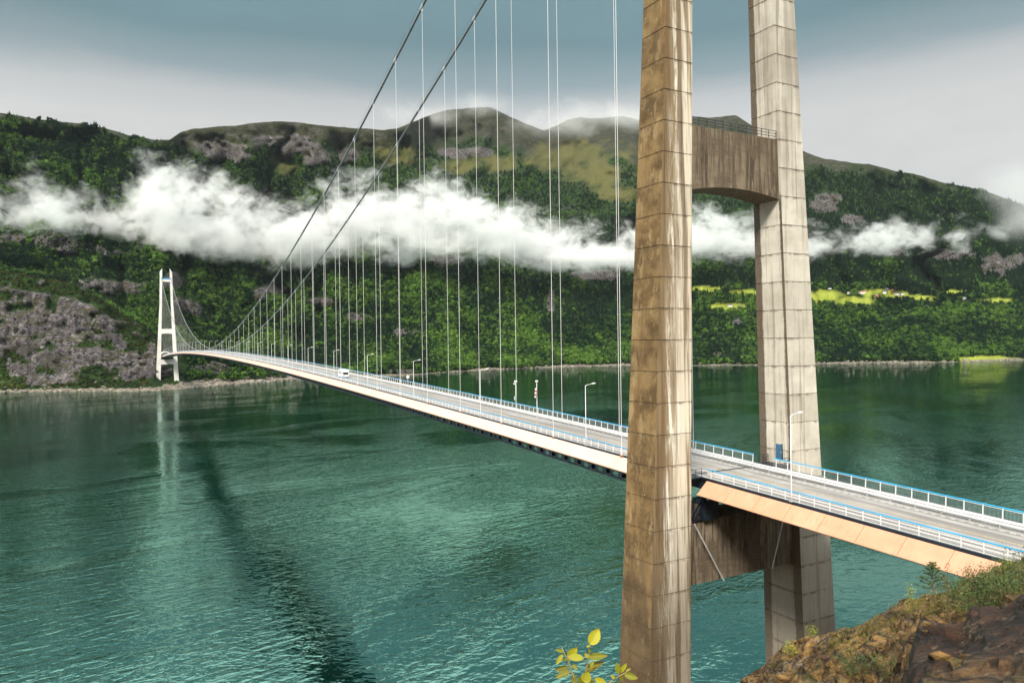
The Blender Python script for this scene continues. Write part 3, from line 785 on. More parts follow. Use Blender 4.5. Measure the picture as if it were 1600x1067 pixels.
def tower(y0, root, detail, mats):
    for side in (-1, 1):
        mat = mats[0] if side < 0 else mats[1]
        deepf = (lambda z: 0.85 if (detail and side > 0 and z < 46.0) else 0.0)
        core = MB().loft([leg_ring(side, z, y0, -0.10, deepf(z)) for z in (-9.0, 20, 45.9, 46.1, 80, 110, 140, 184, 186)]).build('leg', [MAT_JOINT if detail else mats[0]], root)
        zs = [Z0 + LIFT * k for k in range(0, 49)]
        for k in range(len(zs) - 1):
            if not detail and k % 3: continue
            za, zb = zs[k], min(zs[k + (1 if detail else 3)] if k + (1 if detail else 3) < len(zs) else zs[-1], 186.2)
            if zb - za < 0.5: continue
            g = 0.026 if detail else 0.05; dp = deepf((za + zb) / 2)
            mb = MB().loft([leg_ring(side, za + g, y0, -0.035, dp), leg_ring(side, za + g + 0.05, y0, 0, dp), leg_ring(side, zb - g - 0.05, y0, 0, dp), leg_ring(side, zb - g, y0, -0.035, dp)])
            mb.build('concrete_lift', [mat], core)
    # head above the saddles: each leg rises in a slanted fin
    for side in (-1, 1):
        z = 186.2; xo, xi, s = leg_xo(z), leg_xi(z), leg_s(z)
        a, b = (-xo, -xi) if side < 0 else (xi, xo)
        lo, hi = (199.5, 193.0) if side > 0 else (193.0, 199.5)
        zz = [(a, lo), (b, hi)]
        MB().loft([[(a, y0 - s, z), (b, y0 - s, z), (b, y0 + s, z), (a, y0 + s, z)], [(a, y0 - s * .7, zz[0][1]), (b, y0 - s * .7, zz[1][1]), (b, y0 + s * .7, zz[1][1]), (a, y0 + s * .7, zz[0][1])]]).build('tower_head', [mats[0] if side < 0 else mats[1]], root)
        MB().tube([(side * 7.25, y0 - 2.2, 183.1), (side * 7.25, y0, 184.2), (side * 7.25, y0 + 2.2, 183.1)], 0.7, 10).build('cable_saddle', [MAT_GALV], root)

    def beam(name, z0, z1, arch, half, zt=None):
        n = 16; rings = []
        for i in range(n + 1):
            t = -1 + 2 * i / n
            zb = z0 + arch * (1 - t * t)
            zl = 0.5 * (zb + z1); x = t * (leg_xi(0.5 * (z0 + z1)) + 0.35)
            x = t * (leg_xi(zl) + 0.3)
            rings.append([(x, y0 - half, zb), (x, y0 + half, zb), (x, y0 + half, z1), (x, y0 - half, z1)])
        return fix_normals(MB().loft(rings).build(name, [mats[2]], root))
    h = leg_s(92) - 0.32
    beam('portal_beam', 86.9, 95.55, 0.9, h)
    beam('lower_crossbeam', 34.8, 43.2, 0.0, leg_s(40) - 0.35)
    beam('top_crossbeam', 176.5, 181.0, 0.0, leg_s(178) - 0.3)
    return h


near_t = empty('bridge_tower', (0, 0, -8), 'tall weathered concrete bridge tower in the foreground with stained legs', 'bridge tower')
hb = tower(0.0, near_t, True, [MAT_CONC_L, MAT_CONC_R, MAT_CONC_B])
# railing on the portal beam, both edges
for ys in (-1, 1):
    mb = MB(); yy = ys * (hb - 0.12)
    xe = 8.05
    for dz in (0.40, 0.80, 1.2): mb.beam((-xe, yy, 95.55 + dz), (xe, yy, 95.55 + dz), 0.06, 0.06)
    rl = mb.build('beam_railing', [MAT_NAVY], near_t)
    for k in range(12):
        x = -xe + 2 * xe * k / 11
        MB().beam((x, yy, 95.55), (x, yy, 96.78), 0.07, 0.07).build('railing_post', [MAT_NAVY], rl)
# blue door in the inner face of the far leg, with its platform
def inner(z): return leg_xi(z)
zt_ = 49.40
dm = MB().box((inner(50.5) - 0.07, -1.24, zt_ + .02), (inner(50.5) + 0.08, -0.12, zt_ + 2.25)).build('door', [MAT_DOOR], near_t, label='blue-grey steel door in the inner face of the pale leg')
MB().box((inner(50.5) - 0.16, -1.14, zt_ + 1.05), (inner(50.5) - 0.071, -1.04, zt_ + 1.17)).build('door_handle', [MAT_GALV], dm)
MB().box((inner(50.5) - 0.10, -1.34, zt_ - .02), (inner(50.5) + 0.05, -1.242, zt_ + 2.36)).build('door_frame', [MAT_NAVY], dm)
for sgn in (-1, 1):
    xa, xb = sgn * 7.35, sgn * (inner(49) - 0.02)
    pf = MB().box((min(xa, xb), -2.6, zt_ - 0.72), (max(xa, xb), 1.4, zt_ - 0.58)).build('leg_platform', [MAT_NAVY], near_t)
    for ye in (-2.6, 1.4):
        mb = MB()
        for dz in (.35, .75, 1.1): mb.beam((xa, ye, zt_ - .58 + dz), (xb, ye, zt_ - .58 + dz), .05, .05)
        for q in (0.02, .5, .98): mb.beam((xa + (xb - xa) * q, ye, zt_ - .6), (xa + (xb - xa) * q, ye, zt_ + .53), .05, .05)
        mb.build('platform_railing', [MAT_NAVY], pf)
# bearing plinths and inspection stair between deck and lower beam
for x in (-5.4, 5.4):
    MB().box((x - 1.3, -2.2, 43.2), (x + 1.3, 2.2, 44.6)).build('bearing_plinth', [MAT_CONC_B], near_t)
    MB().box((x - .6, -.8, 44.602), (x + .6, .8, 45.35)).build('bearing', [MAT_NAVY], near_t)
MB().box((-8.6, -2.62, 39.5), (-6.2, -2.605, 43.1)).build('bracket_plate', [MAT_NAVY], near_t)
mb = MB()
for yy in (-2.95, -2.35):
    mb.beam((-9.0, yy, 43.4), (-6.2, yy, 47.2), .08, .3)
    mb.beam((-9.0, yy, 44.4), (-6.2, yy, 48.2), .05, .05)
for k in range(12):
    t = k / 11; mb.box((-9.0 + 2.8 * t - .15, -2.95, 43.42 + 3.8 * t), (-9.0 + 2.8 * t + .15, -2.35, 43.46 + 3.8 * t))
for x in (-9.0, -6.2, -4.6): mb.beam((x, -2.7, 43.2), (x, -2.7, 46.2), .1, .1)
mb.beam((-9.2, -2.98, 44.25), (-4.4, -2.98, 44.25), .05, .05); mb.beam((-9.2, -2.98, 43.8), (-4.4, -2.98, 43.8), .05, .05)
mb.box((-7.6, -3.4, 43.25), (-5.2, -2.4, 45.6)); mb.box((-9.4, -3.0, 43.25), (-4.2, -2.3, 43.32))
mb.build('inspection_stair', [MAT_NAVY], near_t)
for a, b in (((-9.6, -3.55, 43.05), (-4.6, -3.55, 34.9)), ((7.9, -3.55, 44.6), (4.5, -3.55, 35.0))):
    MB().tube([a, b], .085, 8).build('drain_pipe', [MAT_GALV], near_t)

far_t = empty('bridge_tower', (0, SPAN, -2), 'distant white bridge tower standing on the far shore', 'bridge tower')
tower(SPAN, far_t, False, [MAT_FARCONC, MAT_FARCONC, MAT_FARCONC])
MB().box((-8, SPAN - 2.2, 181.3), (8, SPAN - 2.0, 182.6)).build('blue_gantry', [MAT_BLUE], far_t)
for s in (-1, 1):
    MB().box((s * 15.5 - 5.5, SPAN - 6, -8), (s * 15.5 + 5.5, SPAN + 6, 3.5)).build('footing', [MAT_FARCONC], far_t)

# ------------------------------------------------------------------ deck
deck = empty('bridge_deck', (0, 0, zd(0) - 3), 'long slender steel bridge deck with road, blue handrails and orange fairing', 'bridge deck')


def strip(Ys, prof, closed=True):
    return MB().loft([[(x, y, zd(y) + dz) for x, dz in prof] for y in Ys]) if closed else None


Y_MAIN = [3.6] + list(np.arange(15, 1296, 10.0)) + [1306.4]
Y_APP = list(np.arange(-110, -3, 10.0)) + [-3.6]
HEX = [(-7.15, -.16), (-8.95, -1.62), (-5.0, -2.5), (5.0, -2.5), (8.95, -1.62), (7.15, -.16)]
fix_normals(strip(Y_MAIN, HEX).build('box_girder', [MAT_NAVY], deck))
fix_normals(strip(Y_APP, HEX).build('box_girder', [MAT_NAVY], deck))
fix_normals(strip([-3.6, 3.6], [(-7.0, -.16), (-7.0, -1.5), (7.0, -1.5), (7.0, -.16)]).build('joint_girder', [MAT_NAVY], deck))
Y_ALL = list(np.arange(-110, -9, 10.0)) + [-5, 0, 5] + list(np.arange(15, 1296, 10.0)) + [1305, 1310, 1330, 1352]
road = fix_normals(strip(Y_ALL, [(-6.95, -.155), (3.75, -.155), (3.75, 0.0), (-6.95, 0.0)]).build('road_surface', [MAT_ASPH], deck))
fix_normals(strip(Y_ALL, [(3.752, -.155), (6.95, -.155), (6.95, .10), (3.752, .10)]).build('footpath', [MAT_PATH], deck))
fix_normals(strip(Y_ALL, [(-7.2, -.15), (-6.95, -.15), (-6.95, .14), (-7.2, .14)]).build('kerb', [MAT_NAVY], deck))
fix_normals(strip(Y_ALL, [(6.952, -.15), (7.2, -.15), (7.2, .16), (6.952, .16)]).build('kerb', [MAT_NAVY], deck))


def flat(Ys, x0, x1, dz):
    mb = MB(); n = len(Ys)
    vv = [(x, y, zd(y) + dz) for y in Ys for x in (x0, x1)]
    return mb.add(vv, [(2 * i, 2 * i + 1, 2 * i + 3, 2 * i + 2) for i in range(n - 1)])


flat(list(np.arange(-110, 1311, 5.0)), -.80, -.68, .005).build('yellow_line', [MAT_YELLOW], road)
flat(list(np.arange(-110, 1311, 5.0)), -6.35, -6.2, .005).build('edge_line', [MAT_LINE], road)
mb = MB()
for y in np.arange(-100, 260, 1.0): mb.add([(2.62, y, zd(y) + .005), (2.78, y, zd(y) + .005), (2.78, y + .55, zd(y + .55) + .005), (2.62, y + .55, zd(y + .55) + .005)], [(0, 1, 2, 3)])
mb.build('edge_dash', [MAT_LINE], road, kind='stuff')
MB().box((-6.9, -.25, zd(0) + .004), (3.7, .25, zd(0) + .03)).build('expansion_joint', [MAT_NAVY], road)

# fairing panels, the near side
def fairing(y0, y1, x0, x1, mat, n=2):
    g = .03; Ys = np.linspace(y0 + g, y1 - g, n)
    mb = MB().loft([[(x0, y, zd(y) - .10), (x1, y, zd(y) - 1.62), (x1 + .03, y, zd(y) - 1.72), (x1 + .16, y, zd(y) - 1.72), (x0 + .16, y, zd(y) - .24)] for y in Ys])
    return fix_normals(mb.build('fairing_panel', [mat], deck))


for k in range(23): fairing(-3.6 - 4.62 * (k + 1), -3.6 - 4.62 * k, -7.45, -9.15, MAT_FAIR)
ys_ = [3.6] + [15 + 20 * k for k in range(0, 65)] + [1306.4]
for k in range(len(ys_) - 1): fairing(ys_[k], ys_[k + 1], -7.28, -9.15, MAT_FAIR2, 3)
fix_normals(strip(Y_MAIN, [(-9.17, -1.60), (-9.25, -1.70), (-9.17, -1.80), (-9.05, -1.78)]).build('fairing_edge', [MAT_FAIR], deck))
fix_normals(strip(Y_APP, [(-9.17, -1.60), (-9.25, -1.70), (-9.17, -1.80), (-9.05, -1.78)]).build('fairing_edge', [MAT_FAIR], deck))
for s_, nm in ((1, 'far_fairing'),):
    fix_normals(strip(Y_MAIN, [(7.28, -.10), (9.15, -1.62), (9.0, -1.72), (7.1, -.24)]).build(nm, [MAT_FAIR2], deck))
    fix_normals(strip(Y_APP, [(7.28, -.10), (9.15, -1.62), (9.0, -1.72), (7.1, -.24)]).build(nm, [MAT_FAIR], deck))

# guide vane under the edge: plates pierced in pairs of round holes, four metres each
def vane_mesh(length=4.0):
    mb = MB(); xo = -9.12; z0, z1 = -2.90, -1.80; t = .05
    holes = [(-.98, .43), (.98, .43)]
    lo = -length / 2; n = 10
    for x in (xo, xo + t):
        pass
    for (cy_, r_) in holes:
        a, b = cy_ - .98 + .0, cy_ + .98
        zc = .5 * (z0 + z1)
        outer = []; inn = []
        for k in range(n * 2):
            th = 2 * math.pi * k / (n * 2); c, s = math.cos(th), math.sin(th)
            q = max(abs(c) / .98, abs(s) / .5)
            outer.append((cy_ + c / q, zc + s / q)); inn.append((cy_ + c * r_ * 1.55, zc + s * r_ * .92))
        vv = [(xo, y, z) for y, z in outer] + [(xo, y, z) for y, z in inn] + [(xo + t, y, z) for y, z in outer] + [(xo + t, y, z) for y, z in inn]
        N2 = n * 2; ff = []
        for k in range(N2):
            k2 = (k + 1) % N2
            ff += [(k, k2, N2 + k2, N2 + k), (2 * N2 + k2, 2 * N2 + k, 3 * N2 + k, 3 * N2 + k2), (N2 + k, N2 + k2, 3 * N2 + k2, 3 * N2 + k)]
        mb.add(vv, ff)
    mb.box((xo - .25, -length / 2, z0 - .06), (xo + .5, length / 2, z0 + .04))
    mb.box((xo, -length / 2 - .05, z0), (xo + 1.3, -length / 2 + .05, z1))
    return mb


vm = vane_mesh().mesh('guide_vane', [MAT_NAVY])
yv = 7.0; kv = 0; rest = MB()
while yv < 1303:
    sl = math.atan2(zd(yv + 2) - zd(yv - 2), 4)
    if kv < 70: link('guide_vane', vm, deck, (0, yv, zd(yv)), (sl, 0, 0))
    else:
        z = zd(yv); rest.box((-9.25, yv - 2, z - 2.84), (-8.5, yv + 2, z - 2.72)); rest.box((-9.0, yv - .35, z - 2.72), (-8.2, yv + .35, z - 1.8))
        rest.box((-9.0, yv - 2, z - 2.0), (-8.9, yv - .35, z - 1.8)); rest.box((-9.0, yv + .35, z - 2.0), (-8.9, yv + 2, z - 1.8))
    yv += 4.0; kv += 1
rest.build('guide_vane_row', [MAT_NAVY], deck, kind='stuff')

# railings ----------------------------------------------------------
def rail_line(Ys, x, dz, w, h, mats, name, parent):
    mb = MB().loft([[(x - w / 2, y, zd(y) + dz - h / 2), (x + w / 2, y, zd(y) + dz - h / 2), (x + w / 2, y, zd(y) + dz + h / 2), (x - w / 2, y, zd(y) + dz + h / 2)] for y in Ys])
    return fix_normals(mb.build(name, mats, parent))


def railing(name, x, segs, rails, blue, post_h, post_step, lean, near_to, pick):
    for (ya, yb) in segs:
        Ys = [ya] + [float(v) for v in np.arange(math.ceil(ya / 10) * 10, yb, 10) if v > ya + .5] + [yb]
        top = rail_line(Ys, x + lean, blue, .13, .10, [MAT_BLUE], name, deck)
        for dz, hh in rails: rail_line(Ys, x + lean * dz / blue, dz, .07, hh, [MAT_WHITE], 'rail', top)
        pm = MB().beam((0, 0, 0), (lean, 0, post_h), .09, .09).mesh('railing_post', [MAT_WHITE])
        y = ya + .1; far_posts = MB()
        while y < yb:
            if abs(y) < near_to: link('railing_post', pm, top, (x, y, zd(y) + .1))
            else: far_posts.beam((x, y, zd(y) + .1), (x + lean, y, zd(y) + .1 + post_h), .09, .09)
            y += post_step
        if far_posts.v: far_posts.build('railing_posts_beyond', [MAT_WHITE], top, kind='stuff')
        pk = MB(); y = max(ya, -75)
        while y < min(yb, pick[0]):
            z = zd(y); xx = x + lean * .3
            pk.add([(xx - .008, y, z + pick[1]), (xx + .008, y, z + pick[1]), (xx + .008, y, z + pick[2]), (xx - .008, y, z + pick[2])], [(0, 1, 2, 3)])
            pk.add([(xx, y - .008, z + pick[1]), (xx, y + .008, z + pick[1]), (xx, y + .008, z + pick[2]), (xx, y - .008, z + pick[2])], [(0, 1, 2, 3)])
            y += pick[3]
        if pk.v: pk.build('picket_infill', [MAT_GALV], top, kind='stuff')


railing('roadside_railing', -6.95, [(-105, -3.2), (3.4, 1308)], [(.22, .05), (.62, .09), (.95, .09)], 1.28, 1.22, 2.02, 0.0, 100, (150, .16, .62, .14))
railing('footpath_railing', 6.25, [(-105, -2.4), (1.3, 1308)], [(.25, .06), (1.30, .05)], 1.46, 1.40, 2.0, .10, 110, (140, .25, 1.4, .13))
# traffic guard rail between road and footpath
top = rail_line([y for y in Y_ALL if y < 1312], 3.55, .80, .10, .17, [MAT_WHITE], 'guard_rail', deck)
rail_line([y for y in Y_ALL if y < 1312], 3.50, .50, .08, .20, [MAT_WHITE], 'rail', top)
pm = MB().box((-.06, -.06, 0), (.06, .06, .80)).mesh('guard_post', [MAT_GALV]); y = -100.0; fp = MB()
while y < 1306:
    if y < 120: link('guard_post', pm, top, (3.66, y, zd(y)))
    else: fp.box((3.60, y - .06, zd(y)), (3.72, y + .06, zd(y) + .8))
    y += 3.0
fp.build('guard_posts_beyond', [MAT_GALV], top, kind='stuff')

# ------------------------------------------------------------------ cables and hangers
CL = {-1: 'thick pale suspension cable on the near side of the deck', 1: 'thick pale suspension cable on the far side of the deck'}
for side in (-1, 1):
    x = side * 7.25
    Yc = [-180, -100, -50, -20, -5] + list(np.arange(0, SPAN + .1, 5.0)) + [SPAN + 5, SPAN + 40, SPAN + 100]
    c = MB().tube([(x, y, zcab(y)) for y in Yc], .30, 12).build('main_cable', [MAT_CABLE], None, smooth=True)
    tag(c, CL[side], 'bridge cable', 'main cables of the bridge')
    for dx in (-.28, .28):
        MB().tube([(x + dx, y, zcab(y) + 1.15) for y in np.arange(2, 262, 4.0)], .022, 4).build('hand_rope', [MAT_NAVY], c)
    hm = None
    for k in range(65):
        y = 15 + 20.0 * k; zt, zb = zcab(y) - .3, zd(y) + .12
        if zt - zb < .6: continue
        h = MB().tube([(x, y, zb), (x, y, zt)], .042 if k < 8 else .058, 6).build('hanger', [MAT_HANGER], c)
        h_ = math.atan2(zcab(y + 1) - zcab(y - 1), 2)
        if k < 26:
            d = Vector((0, math.cos(h_), math.sin(h_)))
            p = Vector((x, y, zcab(y)))
            b = MB().tube([p - d * .75, p + d * .75], .40, 10); b.box((x - .07, y - .35, zt - .75), (x + .07, y + .35, zt + .1)); b.beam(p, p + Vector((0, 0, 1.2)), .05, .05)
            b.build('cable_band', [MAT_GALV], h)
            s = MB().tube([(x, y, zb - .1), (x, y, zb + .9)], [.12, .10], 8); s.build('socket', [MAT_WHITE], h)
            MB().box((x - .22, y - .28, zb - .16), (x + .22, y + .28, zb + .05)).build('anchor_plate', [MAT_RUST], h)

# ------------------------------------------------------------------ things on the bridge
pole_me = MB().tube([(0, 0, 0), (0, 0, .9), (0, 0, 9.9)], [.09, .065, .045], 8).mesh('pole', [MAT_WHITE], True)
arm_me = MB().tube([(0, 0, 9.82), (.25, 0, 9.98), (1.35, 0, 10.16)], [.055, .05, .04], 6).mesh('arm', [MAT_WHITE], True)
head_mb = MB().loft([[(1.25 + dx, -w, 10.12 + h0), (1.25 + dx, w, 10.12 + h0), (1.25 + dx, w * .8, 10.12 + h1), (1.25 + dx, -w * .8, 10.12 + h1)] for dx, w, h0, h1 in
                     ((0, .06, 0, .10), (.15, .13, -.01, .16), (.55, .15, .03, .22), (.85, .05, .08, .18))])
head_me = head_mb.mesh('lamp_head', [MAT_WHITE])
plate_me = MB().box((-.2, -.2, -.02), (.2, .2, .03)).mesh('base_plate', [MAT_GALV])
for k in range(34):
    y = -15 + 40.0 * k if k else -17.0
    if k == 0: lb = 'tall white lamp post on the approach in front of the pale tower leg'
    elif k == 1: lb = 'tall white lamp post standing just left of the stained foreground tower leg'
    else: lb = f'white lamp post, {ORD[k - 1]} beyond the foreground tower counting along the deck'
    t = empty('lamp_post', (-7.06, y, zd(y) + .14), lb, 'lamp post', 'lamp posts along the bridge deck')
    for nm, me in (('pole', pole_me), ('arm', arm_me), ('lamp_head', head_me), ('base_plate', plate_me)):
        if nm == 'base_plate' and k > 4: continue
        o = bpy.data.objects.new(nm, me); COL.objects.link(o); o.parent = t

# windsock mast
t = empty('windsock_mast', (-7.06, 41.0, zd(41) + .14), 'slim mast with dome lamp and limp red and white windsock', 'windsock')
adx = lambda o: o
def part(name, mb, mats, root, smooth=False):
    o = bpy.data.objects.new(name, mb.mesh(name, mats, smooth)); COL.objects.link(o); o.parent = root; return o
part('pole', MB().tube([(0, 0, 0), (0, 0, 9.2)], [.09, .06], 8), [MAT_WHITE], t, True)
dome = MB().loft([[(r_ * math.cos(a), r_ * math.sin(a), z) for a in np.linspace(0, 2 * math.pi, 10, endpoint=False)] for r_, z in ((.10, 9.2), (.30, 9.3), (.28, 9.45), (.15, 9.56), (.03, 9.6))])
part('dome_lamp', dome, [MAT_WHITE], t, True)
part('sock_frame', MB().tube([(0, 0, 8.6), (-.18, -.2, 8.2), (-.2, -.2, 8.0)], .03, 5), [MAT_GALV], t)
for i in range(5):
    f0, f1 = i / 5, (i + 1) / 5
    def rg_(f): return [(-.3 - .32 * f + (.2 - .08 * f) * math.cos(a), -.25 - .2 * f + (.2 - .08 * f) * math.sin(a), 8.15 - 1.75 * f) for a in np.linspace(0, 2 * math.pi, 10, endpoint=False)]
    part('sock_band', MB().loft([rg_(f0), rg_(f1)], cap=False), [MAT_RED if i % 2 else MAT_WHITE], t, True)
# camera mast on the far side
t = empty('camera_mast', (6.9, 74.7, zd(74.7) + .16), 'short white mast with traffic camera and control box behind the far railing', 'camera mast')
part('pole', MB().tube([(0, 0, 0), (0, 0, 6.2)], .08, 8), [MAT_WHITE], t, True)
part('camera_head', MB().box((-.25, -.35, 6.1), (.2, .25, 6.5)).box((-.6, -.1, 5.6), (-.1, .1, 5.9)), [MAT_WHITE], t)
part('control_box', MB().box((-.35, -.25, 1.9), (-.08, .25, 2.8)), [MAT_GALV], t)
# round sign seen from behind
t = empty('round_sign', (6.9, 147.2, zd(147.2) + .16), 'small round white traffic sign on a post beyond the far railing', 'road sign')
part('post', MB().tube([(0, 0, 0), (0, 0, 2.9)], .05, 6), [MAT_GALV], t)
part('disc', MB().tube([(0, -.05, 2.5), (0, -.02, 2.5)], .55, 18), [MAT_WHITE], t)

# camper van coming towards the camera
t = empty('camper_van', (-2.3, 190.0, zd(190.0)), 'white camper van driving on the bridge deck', 'camper van')
t.rotation_euler = (math.atan2(zd(195) - zd(185), 10), 0, 0)
prof = [(-3.3, .45), (3.2, .45), (3.3, 1.2), (3.2, 2.95), (-2.3, 3.05), (-3.1, 2.75), (-3.2, 2.15), (-2.55, 1.95), (-3.35, 1.25)]
body = MB().loft([[(x, y, z) for y, z in prof] for x in (-1.12, -1.08, 1.08, 1.12)])
b = part('body', body, [MAT_WHITE], t); fix_normals(b)
part('windscreen', MB().add([(-.95, -3.36, 1.30), (.95, -3.36, 1.30), (.9, -2.62, 1.93), (-.9, -2.62, 1.93)], [(0, 1, 2, 3)]), [MAT_GLASS], t)
for s in (-1, 1):
    x = s * 1.13
    part('side_window', MB().box((min(x, x - s * .03), -.9, 1.6), (max(x, x - s * .03), .3, 2.2)), [MAT_GLASS], t)
    part('side_window', MB().box((min(x, x - s * .03), 1.2, 1.6), (max(x, x - s * .03), 2.3, 2.2)), [MAT_GLASS], t)
    part('cab_window', MB().box((min(x, x - s * .03), -2.75, 1.3), (max(x, x - s * .03), -1.9, 1.8)), [MAT_GLASS], t)
    part('headlight', MB().box((s * .85 - .2, -3.40, .85), (s * .85 + .2, -3.3, 1.1)), [MAT_GALV], t)
    for yy in (-2.2, 1.9):
        w = part('wheel', MB().tube([(s * .85, yy, .36), (s * 1.10, yy, .36)], .36, 14), [MAT_RUBBER], t)
        part('rim', MB().tube([(s * 1.10, yy, .36), (s * 1.115, yy, .36)], .2, 10), [MAT_GALV], t).parent = w

# tunnel mouth behind the far tower
t = empty('tunnel_portal', (0, 1352, zd(1352) - 1), 'dark tunnel mouth in the rock behind the distant tower', 'tunnel portal')
def arch(r_, h): return [(-r_, 0)] + [(r_ * math.cos(a), h + r_ * math.sin(a) * .75) for a in np.linspace(math.pi, 0, 11)] + [(r_, 0)]
mb = MB(); o_, i_ = arch(8.5, 4.0), arch(7.0, 3.6); n = len(o_)
for yy in (0, 26): mb.v += [(x, yy, z) for x, z in o_] + [(x, yy, z) for x, z in i_]
for k in range(n - 1):
    for a, b in ((k, k + 1),):
        mb.f += [(a, b, n + b, n + a), (2 * n + a, 2 * n + b, b, a), (n + a, n + b, 3 * n + b, 3 * n + a)]; mb.mi += [0, 0, 0]
part('portal_ring', mb, [MAT_FARCONC], t)
part('portal_back', MB().box((-7, 25.5, 0), (7, 25.9, 9.4)), [MAT_NAVY], t)

# ------------------------------------------------------------------ farms on the far slope
MAT_WALLW = simple('white_boards', (0.78, 0.77, 0.74), 0.7, 0.06, 0.3)
MAT_WALLR = simple('barn_red_boards', (0.28, 0.10, 0.07), 0.8, 0.15, 0.3)
MAT_ROOFD = simple('slate_roof', (0.12, 0.12, 0.14), 0.7, 0.15, 0.3)
MAT_ROOFR = simple('tile_roof', (0.33, 0.17, 0.12), 0.8, 0.15, 0.3)


def house(x, y, w, d, h, rh, wall, roof, rot, name, label, chimney=False):
    p = terrain_point(x, y); t = empty(name, p + np.array([0, 0, -1.0]), label, 'house' if 'house' in name else 'barn', 'farm buildings on the far slope'); t.rotation_euler = (0, 0, -YAW + R(rot))
    part('wall', MB().box((-w / 2, -d / 2, 0), (w / 2, d / 2, h + 1)).add([(-w / 2, -d / 2, h + 1), (-w / 2, d / 2, h + 1), (-w / 2, 0, h + rh), (w / 2, -d / 2, h + 1), (w / 2, d / 2, h + 1), (w / 2, 0, h + rh)], [(0, 2, 1), (3, 4, 5)]), [wall], t)
    e_ = .5; rf = MB()
    for s in (-1, 1): rf.add([(-w / 2 - e_, s * (d / 2 + e_), h + .8), (w / 2 + e_, s * (d / 2 + e_), h + .8), (w / 2 + e_, 0, h + rh + .25), (-w / 2 - e_, 0, h + rh + .25), (-w / 2 - e_, s * (d / 2 + e_), h + 1.1), (w / 2 + e_, s * (d / 2 + e_), h + 1.1), (w / 2 + e_, 0, h + rh + .6), (-w / 2 - e_, 0, h + rh + .6)], [(0, 1, 2, 3), (4, 7, 6, 5), (0, 4, 5, 1), (1, 5, 6, 2), (3, 7, 4, 0)])
    r_ = part('roof', fixmb(rf), [roof], t)
    for k in range(int(w // 4)):
        xx = -w / 2 + 2 + 4 * k
        if xx < w / 2 - 1: part('window', MB().box((xx - .6, -d / 2 - .05, 2.2), (xx + .6, -d / 2 + .02, 3.8)), [MAT_GLASS], t)
    if chimney: part('chimney', MB().box((-.6, -.5, h + rh - .5), (.6, .5, h + rh + 2)), [MAT_ROOFR], t).parent = r_


def fixmb(mb): return mb
house(1328, 459, 14, 10, 5, 4, MAT_WALLW, MAT_ROOFD, 10, 'farm_house', 'white farmhouse with dark roof, leftmost of the hillside hamlet')
house(1347, 460, 26, 11, 5, 5, MAT_WALLW, MAT_ROOFR, -8, 'farm_barn', 'long white barn with brownish roof in the left half of the hamlet')
house(1368, 463, 20, 10, 4, 4, MAT_WALLR, MAT_ROOFR, 6, 'farm_barn', 'low red-brown barn in front of the middle of the hamlet')
house(1378, 459, 18, 11, 6, 5, MAT_WALLW, MAT_ROOFD, -15, 'farm_house', 'large white farmhouse in the middle of the hamlet', True)
house(1383, 454, 16, 9, 5, 4, MAT_ROOFD, MAT_ROOFD, 5, 'farm_barn', 'grey barn uppermost behind the hamlet')
house(1396, 457, 16, 10, 6, 5, MAT_WALLR, MAT_ROOFR, 18, 'farm_barn', 'tall red barn in the right half of the hamlet')
house(1404, 461, 24, 10, 5, 4, MAT_WALLW, MAT_ROOFD, -4, 'farm_house', 'long white house low in the right half of the hamlet')
house(1414, 462, 12, 9, 5, 4, MAT_WALLW, MAT_ROOFD, 20, 'farm_house', 'small white house at the right end of the hamlet')
house(1508, 468, 14, 10, 5, 4, MAT_WALLW, MAT_ROOFD, 10, 'farm_house', 'solitary white house on the slope far right of the hamlet')
house(1296, 453, 10, 7, 3, 3, MAT_WALLW, MAT_ROOFD, 0, 'farm_house', 'tiny white cabin at the top of the bright meadow')
house(1142, 480, 16, 9, 5, 4, MAT_WALLW, MAT_ROOFD, 6, 'farm_house', 'white house seen between the legs of the foreground tower')
house(1156, 480, 18, 10, 4, 4, MAT_WALLR, MAT_ROOFD, -6, 'farm_barn', 'brown barn seen between the legs of the foreground tower')
house(940, 551, 10, 8, 5, 4, MAT_WALLW, MAT_ROOFD, 8, 'farm_house', 'small white house among the shore trees left of the stained leg', True)

# ------------------------------------------------------------------ near shore: the rock the photographer stands on
nx = np.concatenate([np.arange(-1400, 1040, 24.0), np.arange(1040, 1640, 2.0), np.arange(1640, 2700, 16.0)])
SX = [1040, 1100, 1150, 1200, 1250, 1290, 1340, 1380, 1430, 1480, 1495, 1510, 1560, 1600, 1700, 2700]
SYv = [1150, 1105, 1067, 1030, 1006, 992, 972, 950, 932, 926, 912, 902, 892, 880, 850, 760]
SDv = [44, 46, 47, 48, 50, 52, 54, 56, 58, 60, 61, 63, 66, 70, 75, 95]
BX = [1380, 1392, 1428, 1490, 1537, 1600, 1700, 2700]; BY = [1030, 1019, 994, 984, 969, 953, 930, 760]
ys_n = np.interp(nx, SX, SYv) + 3.0 * fbm(nx / 30.0, 0, oct=4, seed=77, gain=.6); Ds_n = np.interp(nx, SX, SDv); yb_n = np.interp(nx, BX, BY) + 4 * fbm(nx / 24.0, 5, oct=3, seed=78)
def sstep(a, b, x): t = np.clip((x - a) / (b - a), 0, 1); return t * t * (3 - 2 * t)
wB = sstep(1085, 1150, nx); wF = sstep(1335, 1432, nx)
def zof(y, D): return at_dist(nx, y, np.broadcast_to(D, nx.shape))[:, 2]
one = np.ones_like(nx)
kD = [one * .3, one * 1.8, one * 3.2, one * 9, one * 17, one * 21, one * 33, Ds_n * wB + 46 * (1 - wB), (Ds_n + 8) * wB + 54 * (1 - wB), one * 110, one * 150]
